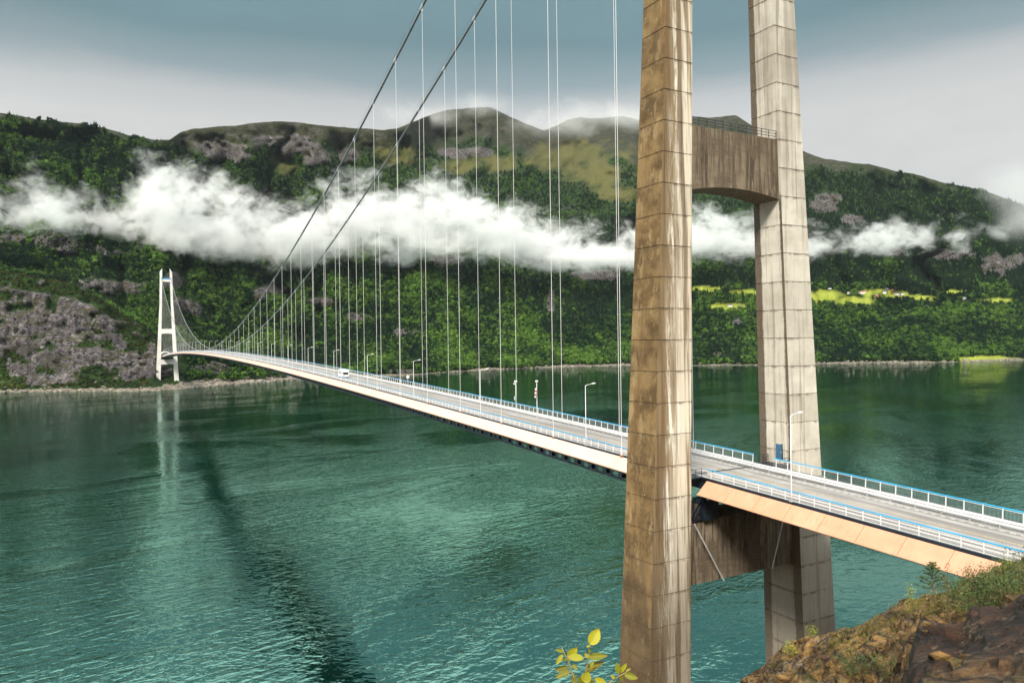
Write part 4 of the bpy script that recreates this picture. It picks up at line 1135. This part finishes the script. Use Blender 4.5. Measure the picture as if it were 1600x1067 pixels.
zb9 = np.interp(nx, [1450, 1560], [6, 40])
zs_ = zof(ys_n, Ds_n)
kz = [one * 65.55, one * 65.15, one * 64.25, (1 - wF) * 58.6 + wF * zof(one * 1125, 9), (1 - wF) * 53.0 + wF * zof(yb_n, 17), (1 - wF) * 50.4 + wF * zof(yb_n + 34, 21),
      (1 - wB) * 43.0 + wB * zof(np.where(nx > 1385, np.minimum(yb_n - 3, ys_n + 75), ys_n + 75), 33), (1 - wB) * 36.0 + wB * zs_, (1 - wB) * 31.0 + wB * (zs_ - np.interp(nx, [1480, 1560], [8, 3.5])), (1 - wB) * 2.0 + wB * zb9, (1 - wB) * -18 + wB * np.interp(nx, [1450, 1600], [-16, 38])]
kD, kz = np.array(kD), np.array(kz)
# a low ledge of the same rock to the left of the viewer
led = sstep(75, 30, nx) * sstep(-600, -250, nx)
kD[3] = kD[3] * (1 - led) + 5.9 * led; kz[3] = kz[3] * (1 - led) + 64.95 * led; kD[4] = kD[4] * (1 - led) + 7.2 * led; kz[4] = kz[4] * (1 - led) + 62.5 * led
rows = np.concatenate([np.linspace(0, 1, 3, endpoint=False), np.linspace(1, 2, 4, endpoint=False), np.linspace(2, 3, 10, endpoint=False), np.linspace(3, 4, 46, endpoint=False), np.linspace(4, 5, 12, endpoint=False),
                       np.linspace(5, 6, 20, endpoint=False), np.linspace(6, 7, 90, endpoint=False), np.linspace(7, 8, 16, endpoint=False), np.linspace(8, 9, 16, endpoint=False), np.linspace(9, 10, 8)])
a_ = np.minimum(rows.astype(int), 9); f_ = (rows - a_)[:, None]
fs_ = f_ * f_ * (3 - 2 * f_); fm_ = np.where(((a_ == 3) | (a_ == 4))[:, None], fs_, f_)
ND = kD[a_] * (1 - f_) + kD[a_ + 1] * f_; NZ = kz[a_] * (1 - fm_) + kz[a_ + 1] * fm_
warp = 26.0 * fbm(ND / 5.0, nx[None, :] / 45.0, oct=3, seed=141) * (wB * np.clip((1640 - nx) / 60, 0, 1))[None, :] * np.clip(np.abs(rows - 7) / .6, 0, 1)[:, None] * np.clip((rows - 2.5), 0, 1)[:, None]
DR = ray(np.broadcast_to(nx, ND.shape) + warp, np.full(ND.shape, 533.5)); DR = DR / np.hypot(DR[..., 0], DR[..., 1])[..., None]
NPx = CAM[0] + DR[..., 0] * ND; NPy = CAM[1] + DR[..., 1] * ND
crag = fbm(NPx / 5.5, NPy / 5.5, NZ / 5.5, oct=5, seed=101, ridged=True, gain=.55); lump = fbm(NPx / 2.2, NPy / 2.2, NZ / 3.0, oct=4, seed=111)
slab = fbm((NPx + NZ * .8) / 4.2, (NPy - NZ * .5) / 4.2, (NZ * 1.5 + NPx * .4) / 1.6, oct=3, seed=121)
slab = np.round(slab * 3.0) / 3.0 * .75 + slab * .25
ampN = np.clip((ND - 2.5) / 14.0, 0.02, 1) * np.where(rows > 7, 1.6, 1.0)[:, None]
edge = np.exp(-((rows - 7) / .08) ** 2)[:, None] * .55 + np.exp(-((rows - 4) / .2) ** 2)[:, None] * .35
ampN = ampN * (1 - .6 * (np.clip(1 - np.abs(rows - 4.0) / 1.4, 0, 1)[:, None] * wF[None, :]))
NZ = NZ + ampN * (1.0 * crag - .35 + .55 * lump + .8 * slab) * (1 - edge)
kS = ampN * .5 * slab
NPx = NPx - DR[..., 0] * kS; NPy = NPy - DR[..., 1] * kS
crk2 = fbm(NPx / .9 + slab, NPy / .9, NZ / .9, oct=4, seed=131, ridged=True, gain=.6)
NZ = NZ + ampN * .13 * crk2
NV = np.stack([NPx, NPy, NZ], -1)
ir = np.arange(NV.shape[0] * NV.shape[1]).reshape(NV.shape[:2])
NF = np.stack([ir[:-1, :-1], ir[:-1, 1:], ir[1:, 1:], ir[1:, :-1]], -1).reshape(-1, 4)
fore = np.clip(1 - np.abs(rows - 4.2) / 1.3, 0, 1)[:, None] * np.ones_like(nx)[None, :] * wF[None, :]
fore = np.clip(fore * 2.0 + .5 * lump * (fore > 0), 0, 1)
m = NT('cliff_rock'); co = m.coord()
n1 = m.noise(co, 0.35, 7, 0.68); n2 = m.noise(m.map(co, (1.2, 1.2, 2.6), rot=(0.5, 0.3, 0)), 1.0, 7, 0.72, 0.6); n3 = m.noise(co, 7.0, 5, 0.7)
och = m.mix(m.mr(n2, 0.32, 0.66), (0.065, 0.032, 0.012), (0.52, 0.30, 0.090))
och = m.mix(m.mr(n1, 0.55, 0.70), och, (0.34, 0.28, 0.21))
och = m.mix(m.mr(n1, 0.46, 0.36), och, (0.12, 0.060, 0.030))
drk = m.mix(m.mr(n2, 0.35, 0.7), (0.018, 0.008, 0.004), (0.125, 0.056, 0.028))
drk = m.mix(m.mr(n1, 0.58, 0.70), drk, (0.12, 0.065, 0.042))
c_ = m.mix(m.attr('fore'), och, drk)
geo = m.n('NewGeometry'); up = m.n('SeparateXYZ', {0: geo.outputs['Normal']}).outputs[2]
moss = m.math('MULTIPLY', m.mr(up, 0.55, 0.85), m.mr(m.noise(co, 0.5, 5, 0.6), 0.50, 0.62))
c_ = m.mix(m.math('MULTIPLY', moss, m.math('MULTIPLY_ADD', m.attr('fore'), -0.8, 0.9)), c_, (0.13, 0.115, 0.022))
c_ = m.mix(m.math('MULTIPLY', m.mr(n3, 0.46, 0.70), 0.6), c_, (0.022, 0.013, 0.009))
crv = m.n('TexVoronoi', {'Vector': m.map(m.n('VectorMath', {0: co, 1: m.n('TexNoise', {'Vector': co, 'Scale': 0.9, 'Detail': 4.0}).outputs['Color']}).outputs[0], (0.55, 0.55, 1.1), rot=(0.4, 0.2, 0.3)), 'Scale': 1.0, 'Detail': 3.0}, feature='DISTANCE_TO_EDGE').outputs['Distance']
c_ = m.mix(m.math('MULTIPLY', m.mr(crv, 0.07, 0.0), 0.85), c_, (0.010, 0.006, 0.004))
n4 = m.noise(co, 22.0, 4, 0.75)
c_ = m.mix(m.math('MULTIPLY', m.mr(n4, 0.42, 0.66), 0.5), c_, m.mix(0.6, c_, (0.0, 0.0, 0.0)))
c_ = m.mix(m.math('MULTIPLY', m.mr(m.noise(co, 1.7, 6, 0.7), 0.56, 0.66), 0.55), c_, (0.36, 0.27, 0.16))
hh = m.math('ADD', m.math('ADD', m.math('MULTIPLY', n2, 1.0), m.math('MULTIPLY', n3, 0.14)), m.math('MULTIPLY', m.mr(crv, 0.0, 0.10), 0.5))
MAT_CLIFF = m.pbr(c_, m.mr(n1, 0.3, 0.7, 0.55, 0.85), m.bump(hh, 1.0, 0.7), spec=0.35)
cliff = link('cliff_ground', grid_mesh('cliff_ground', NV.reshape(-1, 3), NF, [MAT_CLIFF], {'fore': fore}, smooth=True))
tag(cliff, 'ochre and dark brown rock slope at the near shore', kind='structure')


def ground(x, y):
    """nearest visible point of the near rock at a photograph position (taken from the built slope)"""
    c = int(np.argmin(np.abs(nx - x)))
    d = NV[:, c] - CAM; dep = d @ _fw; yy = 533.5 - FPX * (d @ _u) / dep
    cand = [k for k in range(20, len(rows)) if rows[k] < 7.05]
    best = min(cand, key=lambda k: abs(yy[k] - y) + (0 if rows[k] > 5.6 or y > BYf(x) else 60))
    return Vector(NV[best, c])
def BYf(x): return float(np.interp(x, BX, BY)) if x > 1385 else 2000


# ------------------------------------------------------------------ plants on the near rock
def plant_mat(name, dark, light):
    m = NT(name); co = m.coord(); n_ = m.noise(co, 3.0, 3)
    rnd = m.n('NewGeometry').outputs['Random Per Island']
    c = m.mix(m.mr(m.math('ADD', m.math('MULTIPLY', n_, .6), m.math('MULTIPLY', rnd, .5)), 0.2, 0.8), dark, light)
    return m.pbr(c, 0.6, spec=0.3)


MAT_LIME = plant_mat('lime_leaves', (0.10, 0.14, 0.012), (0.34, 0.36, 0.030))
MAT_BUSH = plant_mat('bush_leaves', (0.012, 0.034, 0.008), (0.075, 0.115, 0.022))
MAT_OLIVE = plant_mat('olive_leaves', (0.05, 0.05, 0.012), (0.17, 0.15, 0.035))
MAT_STEM = simple('plant_stem', (0.12, 0.09, 0.04), 0.8, 0.2, 8.0)


def shrub(name, base, h, w, n, leaf, mat, seed, label, stems=5, droop=0.0, cat='shrub', group=None, lean=(0, 0)):
    r = random.Random(seed); root = empty(name, base, label, cat, group)
    sm = MB(); lm = MB()
    for s in range(stems):
        a = r.uniform(0, 6.28); q = r.uniform(.25, 1) * w * .5; hh_ = h * r.uniform(.65, 1)
        tip = Vector((math.cos(a) * q + lean[0], math.sin(a) * q + lean[1], hh_)); mid_ = Vector((tip.x * .35, tip.y * .35, hh_ * .55))
        sm.tube([(0, 0, -.15), mid_, tip], [.012 + h * .008, .008 + h * .004, .004], 5)
        for i in range(n // stems):
            f = r.uniform(.18, 1.0) ** .8
            c = mid_ * (f / .55) if f < .55 else mid_.lerp(tip, (f - .55) / .45)
            sp = w * .30 * (1.15 - .75 * f)
            c = c + Vector((r.gauss(0, sp), r.gauss(0, sp), r.gauss(0, sp * .6)))
            if c.z < .02: c.z = .02 + abs(c.z)
            nrm = Vector((r.gauss(0, .6), r.gauss(0, .6), 1)).normalized(); u_ = nrm.orthogonal().normalized(); u_.rotate(Matrix.Rotation(r.uniform(0, 6.28), 3, nrm)); v_ = nrm.cross(u_)
            L_ = leaf * r.uniform(.6, 1.2)
            lm.add([c - u_ * L_ * .5, c - v_ * L_ * .24 - nrm * L_ * .05, c + u_ * L_ * .5 - nrm * L_ * .12, c + v_ * L_ * .24 - nrm * L_ * .05], [(0, 1, 2, 3)])
    part('stems', sm, [MAT_STEM], root); part('foliage', lm, [mat], root)
    return root


def small_pine(base, h, seed, label):
    r = random.Random(seed); root = empty('pine_sapling', base, label, 'tree')
    tr = MB().tube([(0, 0, -.2), (.03, 0, h * .5), (0, .02, h)], [.05, .035, .01], 6); nd = MB()
    for k in range(40):
        f = .12 + .84 * k / 40; z = h * f; a = k * 2.4 + r.uniform(-.4, .4); ln = h * .46 * (1 - f) ** .7 * r.uniform(.7, 1.2) + .06
        d = Vector((math.cos(a), math.sin(a), .35)); p0 = Vector((0, 0, z)); p1 = p0 + d * ln
        tr.tube([p0, p1], [.014, .005], 4)
        for j in range(34):
            q = p0.lerp(p1, r.uniform(.3, 1.05)); dd = Vector((r.gauss(0, 1), r.gauss(0, 1), r.gauss(.4, .8))).normalized(); s = dd.orthogonal().normalized() * .030
            e_ = q + dd * r.uniform(.10, .22)
            nd.add([q - s, q + s, e_], [(0, 1, 2)])
    part('trunk', tr, [MAT_STEM], root); part('needles', nd, [MAT_BUSH], root)


small_pine(ground(1452, 931), 2.4, 5, 'small dark pine growing on the crest of the near rock')
shrub('birch_shrub', ground(1476, 930), 1.9, .9, 240, .09, MAT_OLIVE, 6, 'thin pale shrub just right of the small pine', 3)
shrub('birch_shrub', ground(1416, 962), 2.0, .8, 300, .09, MAT_LIME, 7, 'slender yellow-green shrub below and left of the small pine', 3)
shrub('birch_shrub', ground(1481, 962), 2.3, .5, 150, .08, MAT_OLIVE, 8, 'tall wispy shrub in front of the right side of the small pine', 2)
shrub('birch_shrub', ground(1262, 1000), 1.1, .8, 260, .10, MAT_LIME, 9, 'small lime green shrub against the foot of the pale tower leg', 3)
shrub('birch_shrub', ground(1228, 1022), .9, .9, 240, .10, MAT_LIME, 10, 'lowest lime green shrub left of the pale tower leg base', 4)
shrub('birch_shrub', ground(1511, 903), .9, 1.1, 220, .10, MAT_BUSH, 11, 'small dark shrub where the orange girder meets the rock', 5)
shrub('birch_shrub', ground(1575, 893), .9, 1.1, 260, .11, MAT_LIME, 12, 'yellow-green shrub at the right end of the orange girder', 5)
for i, (x, y, h, w, mt) in enumerate([(1495, 948, 1.5, 1.8, 1), (1516, 942, 1.7, 2.0, 1), (1536, 938, 1.8, 2.0, 1), (1556, 932, 1.9, 2.2, 1), (1577, 926, 1.9, 2.2, 1), (1598, 922, 2.0, 2.4, 1), (1470, 966, 1.0, 1.5, 2), (1500, 972, 1.0, 1.6, 1), (1530, 962, 1.3, 1.8, 1), (1562, 952, 1.4, 1.9, 1), (1594, 944, 1.5, 2.0, 1), (1440, 978, .8, 1.3, 2), (1625, 925, 1.9, 2.4, 1)]):
    shrub('leafy_bush', ground(x, y), h, w, 900, .11, (MAT_LIME, MAT_BUSH, MAT_OLIVE)[mt], 30 + i, f'{("yellow-green", "dark green", "olive")[mt]} bush, {ORD[i]} of the thicket behind the dark boulder', 8, group='thicket on the near rock')
for i, (x, y) in enumerate([(1345, 1050), (1372, 1056), (1322, 1062)]):
    shrub('low_shrub', ground(x, y), .8, 1.5, 420, .10, MAT_BUSH, 60 + i, ('dark low shrub in the middle of the hollow beside the boulder', 'dark low shrub tight against the left side of the boulder', 'dark low shrub lowest in the hollow left of the boulder')[i], 8)
# loose stones on the bank: one mass
st_ = MB(); rs_ = random.Random(55); stone_me = [boulder(20 + k, MAT_CLIFF, 1, 'stone') for k in range(4)]
for i in range(170):
    x = rs_.uniform(1150, 1640); k = int(np.argmin(np.abs(nx - x))); r0 = rs_.randrange(30, len(rows) - 34)
    if not (3.4 < rows[r0] < 6.97) or (rows[r0] < 6 and x < 1400): continue
    p = NV[r0, k]; sz = rs_.uniform(.05, .16) if rows[r0] < 6 else rs_.uniform(.08, .34); me = rs_.choice(stone_me); a = rs_.uniform(0, 6.28)
    st_.add([(p[0] + sz * (v.co.x * math.cos(a) - v.co.y * math.sin(a)), p[1] + sz * (v.co.x * math.sin(a) + v.co.y * math.cos(a)), p[2] + sz * v.co.z * 1.3 + sz * .1) for v in me.vertices], [tuple(q.vertices) for q in me.polygons])
for me in stone_me: bpy.data.meshes.remove(me)
tag(st_.build('loose_stones', [MAT_CLIFF]), 'loose ochre stones scattered over the near bank', kind='stuff')
# grass and herbs along the ledges: one mass
gm = MB(); rgr = random.Random(99)
for i in range(3600):
    x = rgr.uniform(1300, 1640); k = int(np.argmin(np.abs(nx - x))); r0 = rgr.randrange(96, len(rows) - 40)
    if not (6.05 < rows[r0] < 6.98): continue
    p = NV[r0, k]
    if float(vnoise(p[0] / 2.5, p[1] / 2.5, 0, 5)) < .05 + (.25 if x < 1400 else 0): continue
    for j in range(5):
        b = Vector(p) + Vector((rgr.gauss(0, .25), rgr.gauss(0, .25), 0)); hh_ = rgr.uniform(.10, .38); a = rgr.uniform(0, 6.28); w_ = Vector((math.cos(a), math.sin(a), 0)) * .016
        t_ = b + Vector((rgr.gauss(0, .14), rgr.gauss(0, .14), hh_))
        gm.add([b - w_ - Vector((0, 0, .1)), b + w_ - Vector((0, 0, .1)), t_], [(0, 1, 2)])
tag(gm.build('ledge_grass', [MAT_OLIVE]), 'yellowish grass and herbs on the near ledges', kind='stuff')

# ------------------------------------------------------------------ the sapling right in front of the viewer
m = NT('sapling_leaf'); uv = m.attr('leafuv', 'Vector'); su = m.n('SeparateXYZ', {0: uv})
rnd = m.n('ObjectInfo').outputs['Random']
vein = m.math('SINE', m.math('MULTIPLY', m.math('SUBTRACT', su.outputs[0], m.math('MULTIPLY', m.math('ABSOLUTE', su.outputs[1]), 0.9)), 62.0))
c_ = m.mix(m.mr(rnd, 0.15, 0.85), (0.30, 0.34, 0.020), (0.62, 0.58, 0.035))
c_ = m.mix(m.attr('old'), c_, (0.17, 0.15, 0.02))
c_ = m.mix(m.math('MULTIPLY', m.mr(vein, 0.55, 0.95), 0.55), c_, (0.16, 0.17, 0.015))
c_ = m.mix(m.mr(m.math('ABSOLUTE', su.outputs[1]), 0.05, 0.0), c_, (0.45, 0.36, 0.06))
c_ = m.mix(m.math('MULTIPLY', m.mr(su.outputs[0], 0.75, 1.05), m.mr(m.noise(m.coord(), 60, 3), 0.4, 0.6)), c_, (0.45, 0.22, 0.02))
bs = m.n('BsdfPrincipled', {'Base Color': c_, 'Roughness': 0.45, 'Normal': m.bump(vein, 0.35, 0.002)})
tl = m.n('BsdfTranslucent', {'Color': c_}); ms = m.n('MixShader', {0: 0.35, 1: bs.outputs[0], 2: tl.outputs[0]})
m.t.links.new(ms.outputs[0], m.out.inputs['Surface']); MAT_LEAF = m.mat
MAT_TWIG = simple('twig_bark', (0.30, 0.22, 0.06), 0.6, 0.2, 40.0)


def zp(x, y, D=2.6): return Vector(at_dist(np.array(840 + x / 8.0), np.array(950 + y / 8.0), D))


sap = empty('sapling', zp(560, 2600, 2.55) * 1.0, 'yellow-leaved sapling at the bottom edge in front of the tower', 'sapling')
sap.location = (sap.location.x, sap.location.y, 64.6)


def leaf(bx, by, tx, ty, w, seed, old=0.0, D=2.6):
    r = random.Random(seed); b = zp(bx, by, D); t = zp(tx, ty, D + r.uniform(-.025, .02)); L_ = (t - b).length; wd = w / 8.0 / FPX * 2.5 * .47
    ax = (t - b).normalized(); view = (Vector(CAM) - b).normalized(); sd = ax.cross(view).normalized(); sd.rotate(Matrix.Rotation(r.uniform(-.55, .55), 3, ax)); nr_ = sd.cross(ax).normalized()
    n_ = 13; vs_, fs, uvs = [], [], []
    for i in range(n_ + 1):
        f = i / n_; wf = math.sin(math.pi * min(1, f ** .82 * .97 + .02)) ** .75 * (1 + (.07 if i % 2 else -.05)); cur = -.20 * L_ * (f - .35) ** 2
        c = b + ax * L_ * f + nr_ * cur
        for q in (-1, -.5, 0, .5, 1):
            vs_.append(c + sd * wd * wf * q + nr_ * (abs(q) * wd * .34 + .02 * wd * math.sin(9 * f + q * 3))); uvs.append((f, q * .5 * wf, 0))
    for i in range(n_):
        for j in range(4): fs.append((i * 5 + j, i * 5 + j + 1, (i + 1) * 5 + j + 1, (i + 1) * 5 + j))
    mb = MB().add(vs_, fs); o = mb.build('leaf', [MAT_LEAF], sap, smooth=True)
    a = o.data.attributes.new('leafuv', 'FLOAT_VECTOR', 'POINT'); a.data.foreach_set('vector', np.array(uvs, np.float32).ravel())
    a = o.data.attributes.new('old', 'FLOAT', 'POINT'); a.data.foreach_set('value', np.full(len(vs_), old, np.float32))


LEAVES = [(655, 445, 765, 250, 165, .0), (385, 592, 492, 488, 120, .05), (575, 632, 365, 608, 105, .1), (640, 605, 872, 590, 95, .45), (610, 772, 828, 668, 110, .9), (655, 722, 702, 655, 45, .2), (620, 622, 592, 555, 55, .3),
          (385, 728, 220, 770, 85, .75), (398, 797, 224, 866, 95, .7), (310, 572, 232, 702, 60, .15), (320, 540, 228, 512, 50, .3), (585, 915, 640, 785, 140, .25), (1010, 805, 985, 672, 80, .2), (1012, 805, 1118, 688, 62, .1), (1090, 822, 1255, 872, 85, .2),
          (1105, 795, 1165, 748, 36, .3), (850, 955, 712, 868, 100, .1), (470, 945, 420, 885, 95, .7), (560, 960, 500, 850, 70, .5), (930, 960, 1060, 935, 70, .6), (640, 500, 668, 560, 36, .2), (445, 700, 500, 760, 60, .55), (360, 640, 300, 640, 48, .4), (655, 480, 610, 470, 44, .35), (690, 940, 660, 880, 60, .6), (520, 930, 590, 1000, 90, .5), (960, 880, 930, 820, 50, .4), (1040, 840, 1060, 900, 56, .5), (420, 860, 480, 850, 56, .65)]
for i, (a, b, c, d, w, od) in enumerate(LEAVES): leaf(a, b, c, d, w, i, od, 2.6 + .03 * math.sin(i * 2.1))
root_p = Vector((sap.location.x, sap.location.y, 64.45))
for pts, rr in (([root_p, zp(590, 1300), zp(600, 900), zp(608, 770), zp(640, 620), zp(650, 520), zp(656, 440)], [.006, .004, .003, .0026, .0022, .0019, .0014]),
                ([zp(590, 1300), zp(500, 945), zp(425, 790), zp(385, 650), zp(325, 545), zp(300, 485)], [.004, .0034, .003, .0026, .002, .0012]),
                ([zp(590, 1300), zp(780, 1040), zp(895, 930), zp(1000, 860), zp(1100, 802), zp(1160, 760)], [.0036, .003, .0026, .0022, .0018, .001]),
                ([zp(612, 690), zp(585, 645), zp(560, 630)], [.0016, .0014, .0012]), ([zp(640, 605), zp(690, 592)], [.0014, .0012]), ([zp(605, 780), zp(640, 752)], [.0015, .0012]), ([zp(420, 798), zp(385, 795)], [.0014, .001]), ([zp(1010, 850), zp(1010, 800)], [.0016, .0012])):
    MB().tube(pts, rr, 6).build('stem', [MAT_TWIG], sap, smooth=True)

# ------------------------------------------------------------------ the bank of low cloud along the slopes
CX = [-420, -200, 0, 60, 130, 200, 240, 270, 310, 350, 400, 450, 500, 540, 570, 620, 660, 700, 740, 790, 850, 900, 960, 1000, 1060, 1110, 1160, 1230, 1300, 1360, 1420, 1480]
CT = [285, 280, 276, 286, 303, 292, 272, 264, 274, 302, 318, 322, 308, 295, 288, 300, 298, 292, 312, 335, 350, 358, 364, 366, 352, 342, 352, 368, 372, 366, 372, 360]
CB = [345, 345, 348, 352, 362, 378, 386, 392, 402, 404, 410, 408, 402, 398, 398, 402, 398, 400, 404, 412, 416, 420, 418, 416, 410, 402, 400, 398, 396, 394, 390, 380]
CDx = [-420, 0, 300, 600, 900, 1200, 1480]; CDt = [1500, 1620, 2020, 2330, 2520, 2560, 2620]
cx_ = np.array(CX, float); ct = np.interp(cx_, CDx, CDt)
cs = (cx_ - 800) / FPX * ct; hz = 532.2 - (cx_ - 800) * 0.0137
ztop = CAM[2] + (hz - np.array(CT)) / FPX * ct; zbot = CAM[2] + (hz - np.array(CB)) / FPX * ct
S0, S1, ZLO, ZHI, T0, T1, HALF = -1800.0, 1650.0, 150.0, 850.0, 1300.0, 2900.0, 150.0


def cloud_mat(name, k):
    m = NT(name); co = m.coord(); sx = m.n('SeparateXYZ', {0: co}); S, T, Z = sx.outputs
    rp = m.n('ValToRGB', {0: m.mr(S, S0, S1, 0, 1, False)}); e_ = rp.color_ramp.elements
    pos = (cs - S0) / (S1 - S0)
    colr = [((zt_ - ZLO) / (ZHI - ZLO), (zb_ - ZLO) / (ZHI - ZLO), (t_ - T0) / (T1 - T0), 1) for zt_, zb_, t_ in zip(ztop, zbot, ct)]
    e_[0].position = pos[0]; e_[0].color = colr[0]; e_[1].position = pos[-1]; e_[1].color = colr[-1]
    for p_, c_ in list(zip(pos, colr))[1:-1]: q = e_.new(p_); q.color = c_
    rgb = m.n('SeparateColor', {0: rp.outputs[0]})
    top_ = m.math('MULTIPLY_ADD', rgb.outputs[0], ZHI - ZLO, ZLO); bot_ = m.math('MULTIPLY_ADD', rgb.outputs[1], ZHI - ZLO, ZLO); tc_ = m.math('MULTIPLY_ADD', rgb.outputs[2], T1 - T0, T0)
    n1 = m.noise(m.map(co, (0.0062, 0.0075, 0.0085), rot=(0, 0.45, 0)), 1.0, 9, 0.66, 0.5)
    n2 = m.noise(m.map(co, (0.022, 0.026, 0.030), rot=(0, 0.5, 0)), 1.0, 7, 0.68, 0.8)
    n1 = m.math('ADD', n1, m.math('MULTIPLY_ADD', n2, 0.62, -0.31))
    up = m.math('DIVIDE', m.math('SUBTRACT', top_, Z), 75.0)
    dn = m.math('DIVIDE', m.math('SUBTRACT', Z, bot_), 32.0)
    sd = m.math('DIVIDE', m.math('SUBTRACT', HALF, m.math('ABSOLUTE', m.math('SUBTRACT', T, tc_))), 60.0)
    e = m.math('MINIMUM', m.math('MINIMUM', m.math('MINIMUM', up, dn), sd), 1.0)
    d = m.mr(m.math('ADD', e, m.math('MULTIPLY_ADD', n1, 8.5, -4.45)), 0.0, 1.6)
    d = m.math('MULTIPLY', m.math('MULTIPLY', d, m.mr(up, -1.0, -.4)), m.math('MULTIPLY', m.mr(dn, -1.0, -.3), m.mr(sd, -.6, .2)))
    vol = m.n('VolumePrincipled', {'Color': (1, 1, 1), 'Density': m.math('MULTIPLY', d, k), 'Anisotropy': 0.0})
    m.t.links.new(vol.outputs[0], m.out.inputs['Volume'])
    
    return m.mat


MAT_CLOUD = cloud_mat('cloud_vapour', 0.028)
mb = MB(); rings = []
for q in np.linspace(-420, 1480, 25):
    t_ = float(np.interp(q, CDx, CDt)); s_ = (q - 800) / FPX * t_
    za = float(np.interp(q, CX, zbot)) - 45; zb = float(np.interp(q, CX, ztop)) + 75
    rings.append([(s_, t_ - HALF - 10, za), (s_, t_ + HALF + 10, za), (s_, t_ + HALF + 10, zb), (s_, t_ - HALF - 10, zb)])
o = fix_normals(mb.loft(rings).build('cloud_bank', [MAT_CLOUD]))
o.location = (CAM[0], CAM[1], 0); o.rotation_euler = (0, 0, -YAW)
tag(o, 'white bank of low cloud drifting along the mountainside', kind='stuff')
cy.volume_bounces = 4; cy.volume_step_rate = 0.3; cy.volume_max_steps = 256


# thinner scraps of the same vapour: over the summits, along the right-hand slope and round the right-hand ridge
def scrap(name, label, pts, k, thick, freq, gain, soft):
    """pts: (photo x, photo y, half height in px, distance) of a string of soft puffs merged into one vapour"""
    P = [(at_dist(np.array(float(x)), np.array(float(y)), D), hh * D / FPX) for x, y, hh, D in pts]
    A = np.array([p[0] for p in P]); lo = A.min(0); hi = A.max(0)
    m = NT(name + '_vapour'); co = m.coord(); dens = None
    n1 = m.noise(m.map(co, (freq, freq, freq * 1.2), rot=(0, 0.4, 0)), 1.0, 8, 0.66, 0.5)
    for (c, h), wd in zip(P, thick):
        q = m.n('Mapping', {0: co, 'Location': tuple(c), 'Rotation': (0, 0, -YAW), 'Scale': (wd * h, h * 1.6, h)}, vector_type='TEXTURE').outputs[0]
        r_ = m.n('VectorMath', {0: q}, operation='LENGTH').outputs['Value']
        e = m.math('SUBTRACT', 1.0, r_)
        dens = e if dens is None else m.math('SMOOTH_MAX', dens, e, 0.3)
    d = m.mr(m.math('ADD', m.math('MULTIPLY', dens, soft), m.math('MULTIPLY_ADD', n1, gain, -gain * .55)), 0.0, 1.8)
    d = m.math('MULTIPLY', d, m.mr(dens, -.35, .1))
    vol = m.n('VolumePrincipled', {'Color': (1, 1, 1), 'Density': m.math('MULTIPLY', d, k), 'Anisotropy': 0.0})
    m.t.links.new(vol.outputs[0], m.out.inputs['Volume'])
    if hasattr(m.mat.cycles, 'volume_step_rate'): m.mat.cycles.volume_step_rate = 5.0
    # closed hull round all puffs, in axes turned with the valley
    rt2 = np.array([math.cos(YAW), -math.sin(YAW)]); fw2 = np.array([math.sin(YAW), math.cos(YAW)])
    S = [c[:2] @ rt2 for c, h in P]; T = [c[:2] @ fw2 for c, h in P]
    ex = [1.4 * wd * h for (c, h), wd in zip(P, thick)]; ey = [1.4 * 1.6 * h for c, h in P]; ez = [1.4 * h for c, h in P]
    s0, s1 = min(a - b for a, b in zip(S, ex)), max(a + b for a, b in zip(S, ex)); t0, t1 = min(a - b for a, b in zip(T, ey)), max(a + b for a, b in zip(T, ey))
    z0, z1 = min(c[2] - b for (c, h), b in zip(P, ez)), max(c[2] + b for (c, h), b in zip(P, ez))
    cor = [(*(rt2 * s + fw2 * t), z) for z in (z0, z1) for s, t in ((s0, t0), (s1, t0), (s1, t1), (s0, t1))]
    mb = MB().add(cor, [(0, 3, 2, 1), (4, 5, 6, 7), (0, 1, 5, 4), (1, 2, 6, 5), (2, 3, 7, 6), (3, 0, 4, 7)])
    o = fix_normals(mb.build(name, [m.mat])); tag(o, label, kind='stuff')


scrap('summit_mist', 'thin mist hanging on the bare summits', [(668, 180, 26, 4150), (745, 164, 26, 4250), (860, 196, 30, 4400), (925, 180, 32, 4800), (985, 182, 30, 4800)], 0.0085, [3.2, 3.2, 3.0, 3.2, 2.4], 0.0035, 2.4, 1.2)
scrap('slope_wisp', 'small torn wisps of cloud on the right-hand slope', [(1290, 384, 13, 2900), (1352, 380, 16, 2950), (1400, 345, 13, 3000), (1452, 358, 15, 3050), (1500, 385, 10, 3050), (1545, 362, 17, 3050)], 0.013, [1.8, 2.8, 1.3, 1.4, 1.6, 2.2], 0.012, 5.5, 1.4)
scrap('ridge_fog', 'grey fog rolling over the right-hand ridge', [(1590, 290, 42, 3900), (1640, 320, 50, 3800), (1600, 345, 28, 3500), (1700, 330, 60, 3700)], 0.0040, [1.5, 1.6, 1.7, 1.7], 0.005, 1.8, 1.3)

# ------------------------------------------------------------------ the damp air between viewer and mountains
m = NT('damp_air')
vol = m.n('VolumePrincipled', {'Color': (0.80, 0.88, 1.0), 'Density': 0.000007, 'Anisotropy': 0.0})
m.t.links.new(vol.outputs[0], m.out.inputs['Volume'])
hz_ = MB().box((-10500, -10500, WATER - 26), (10500, 10500, 1990)).build('haze', [m.mat])
tag(hz_, 'thin bluish haze over the fjord', kind='stuff')
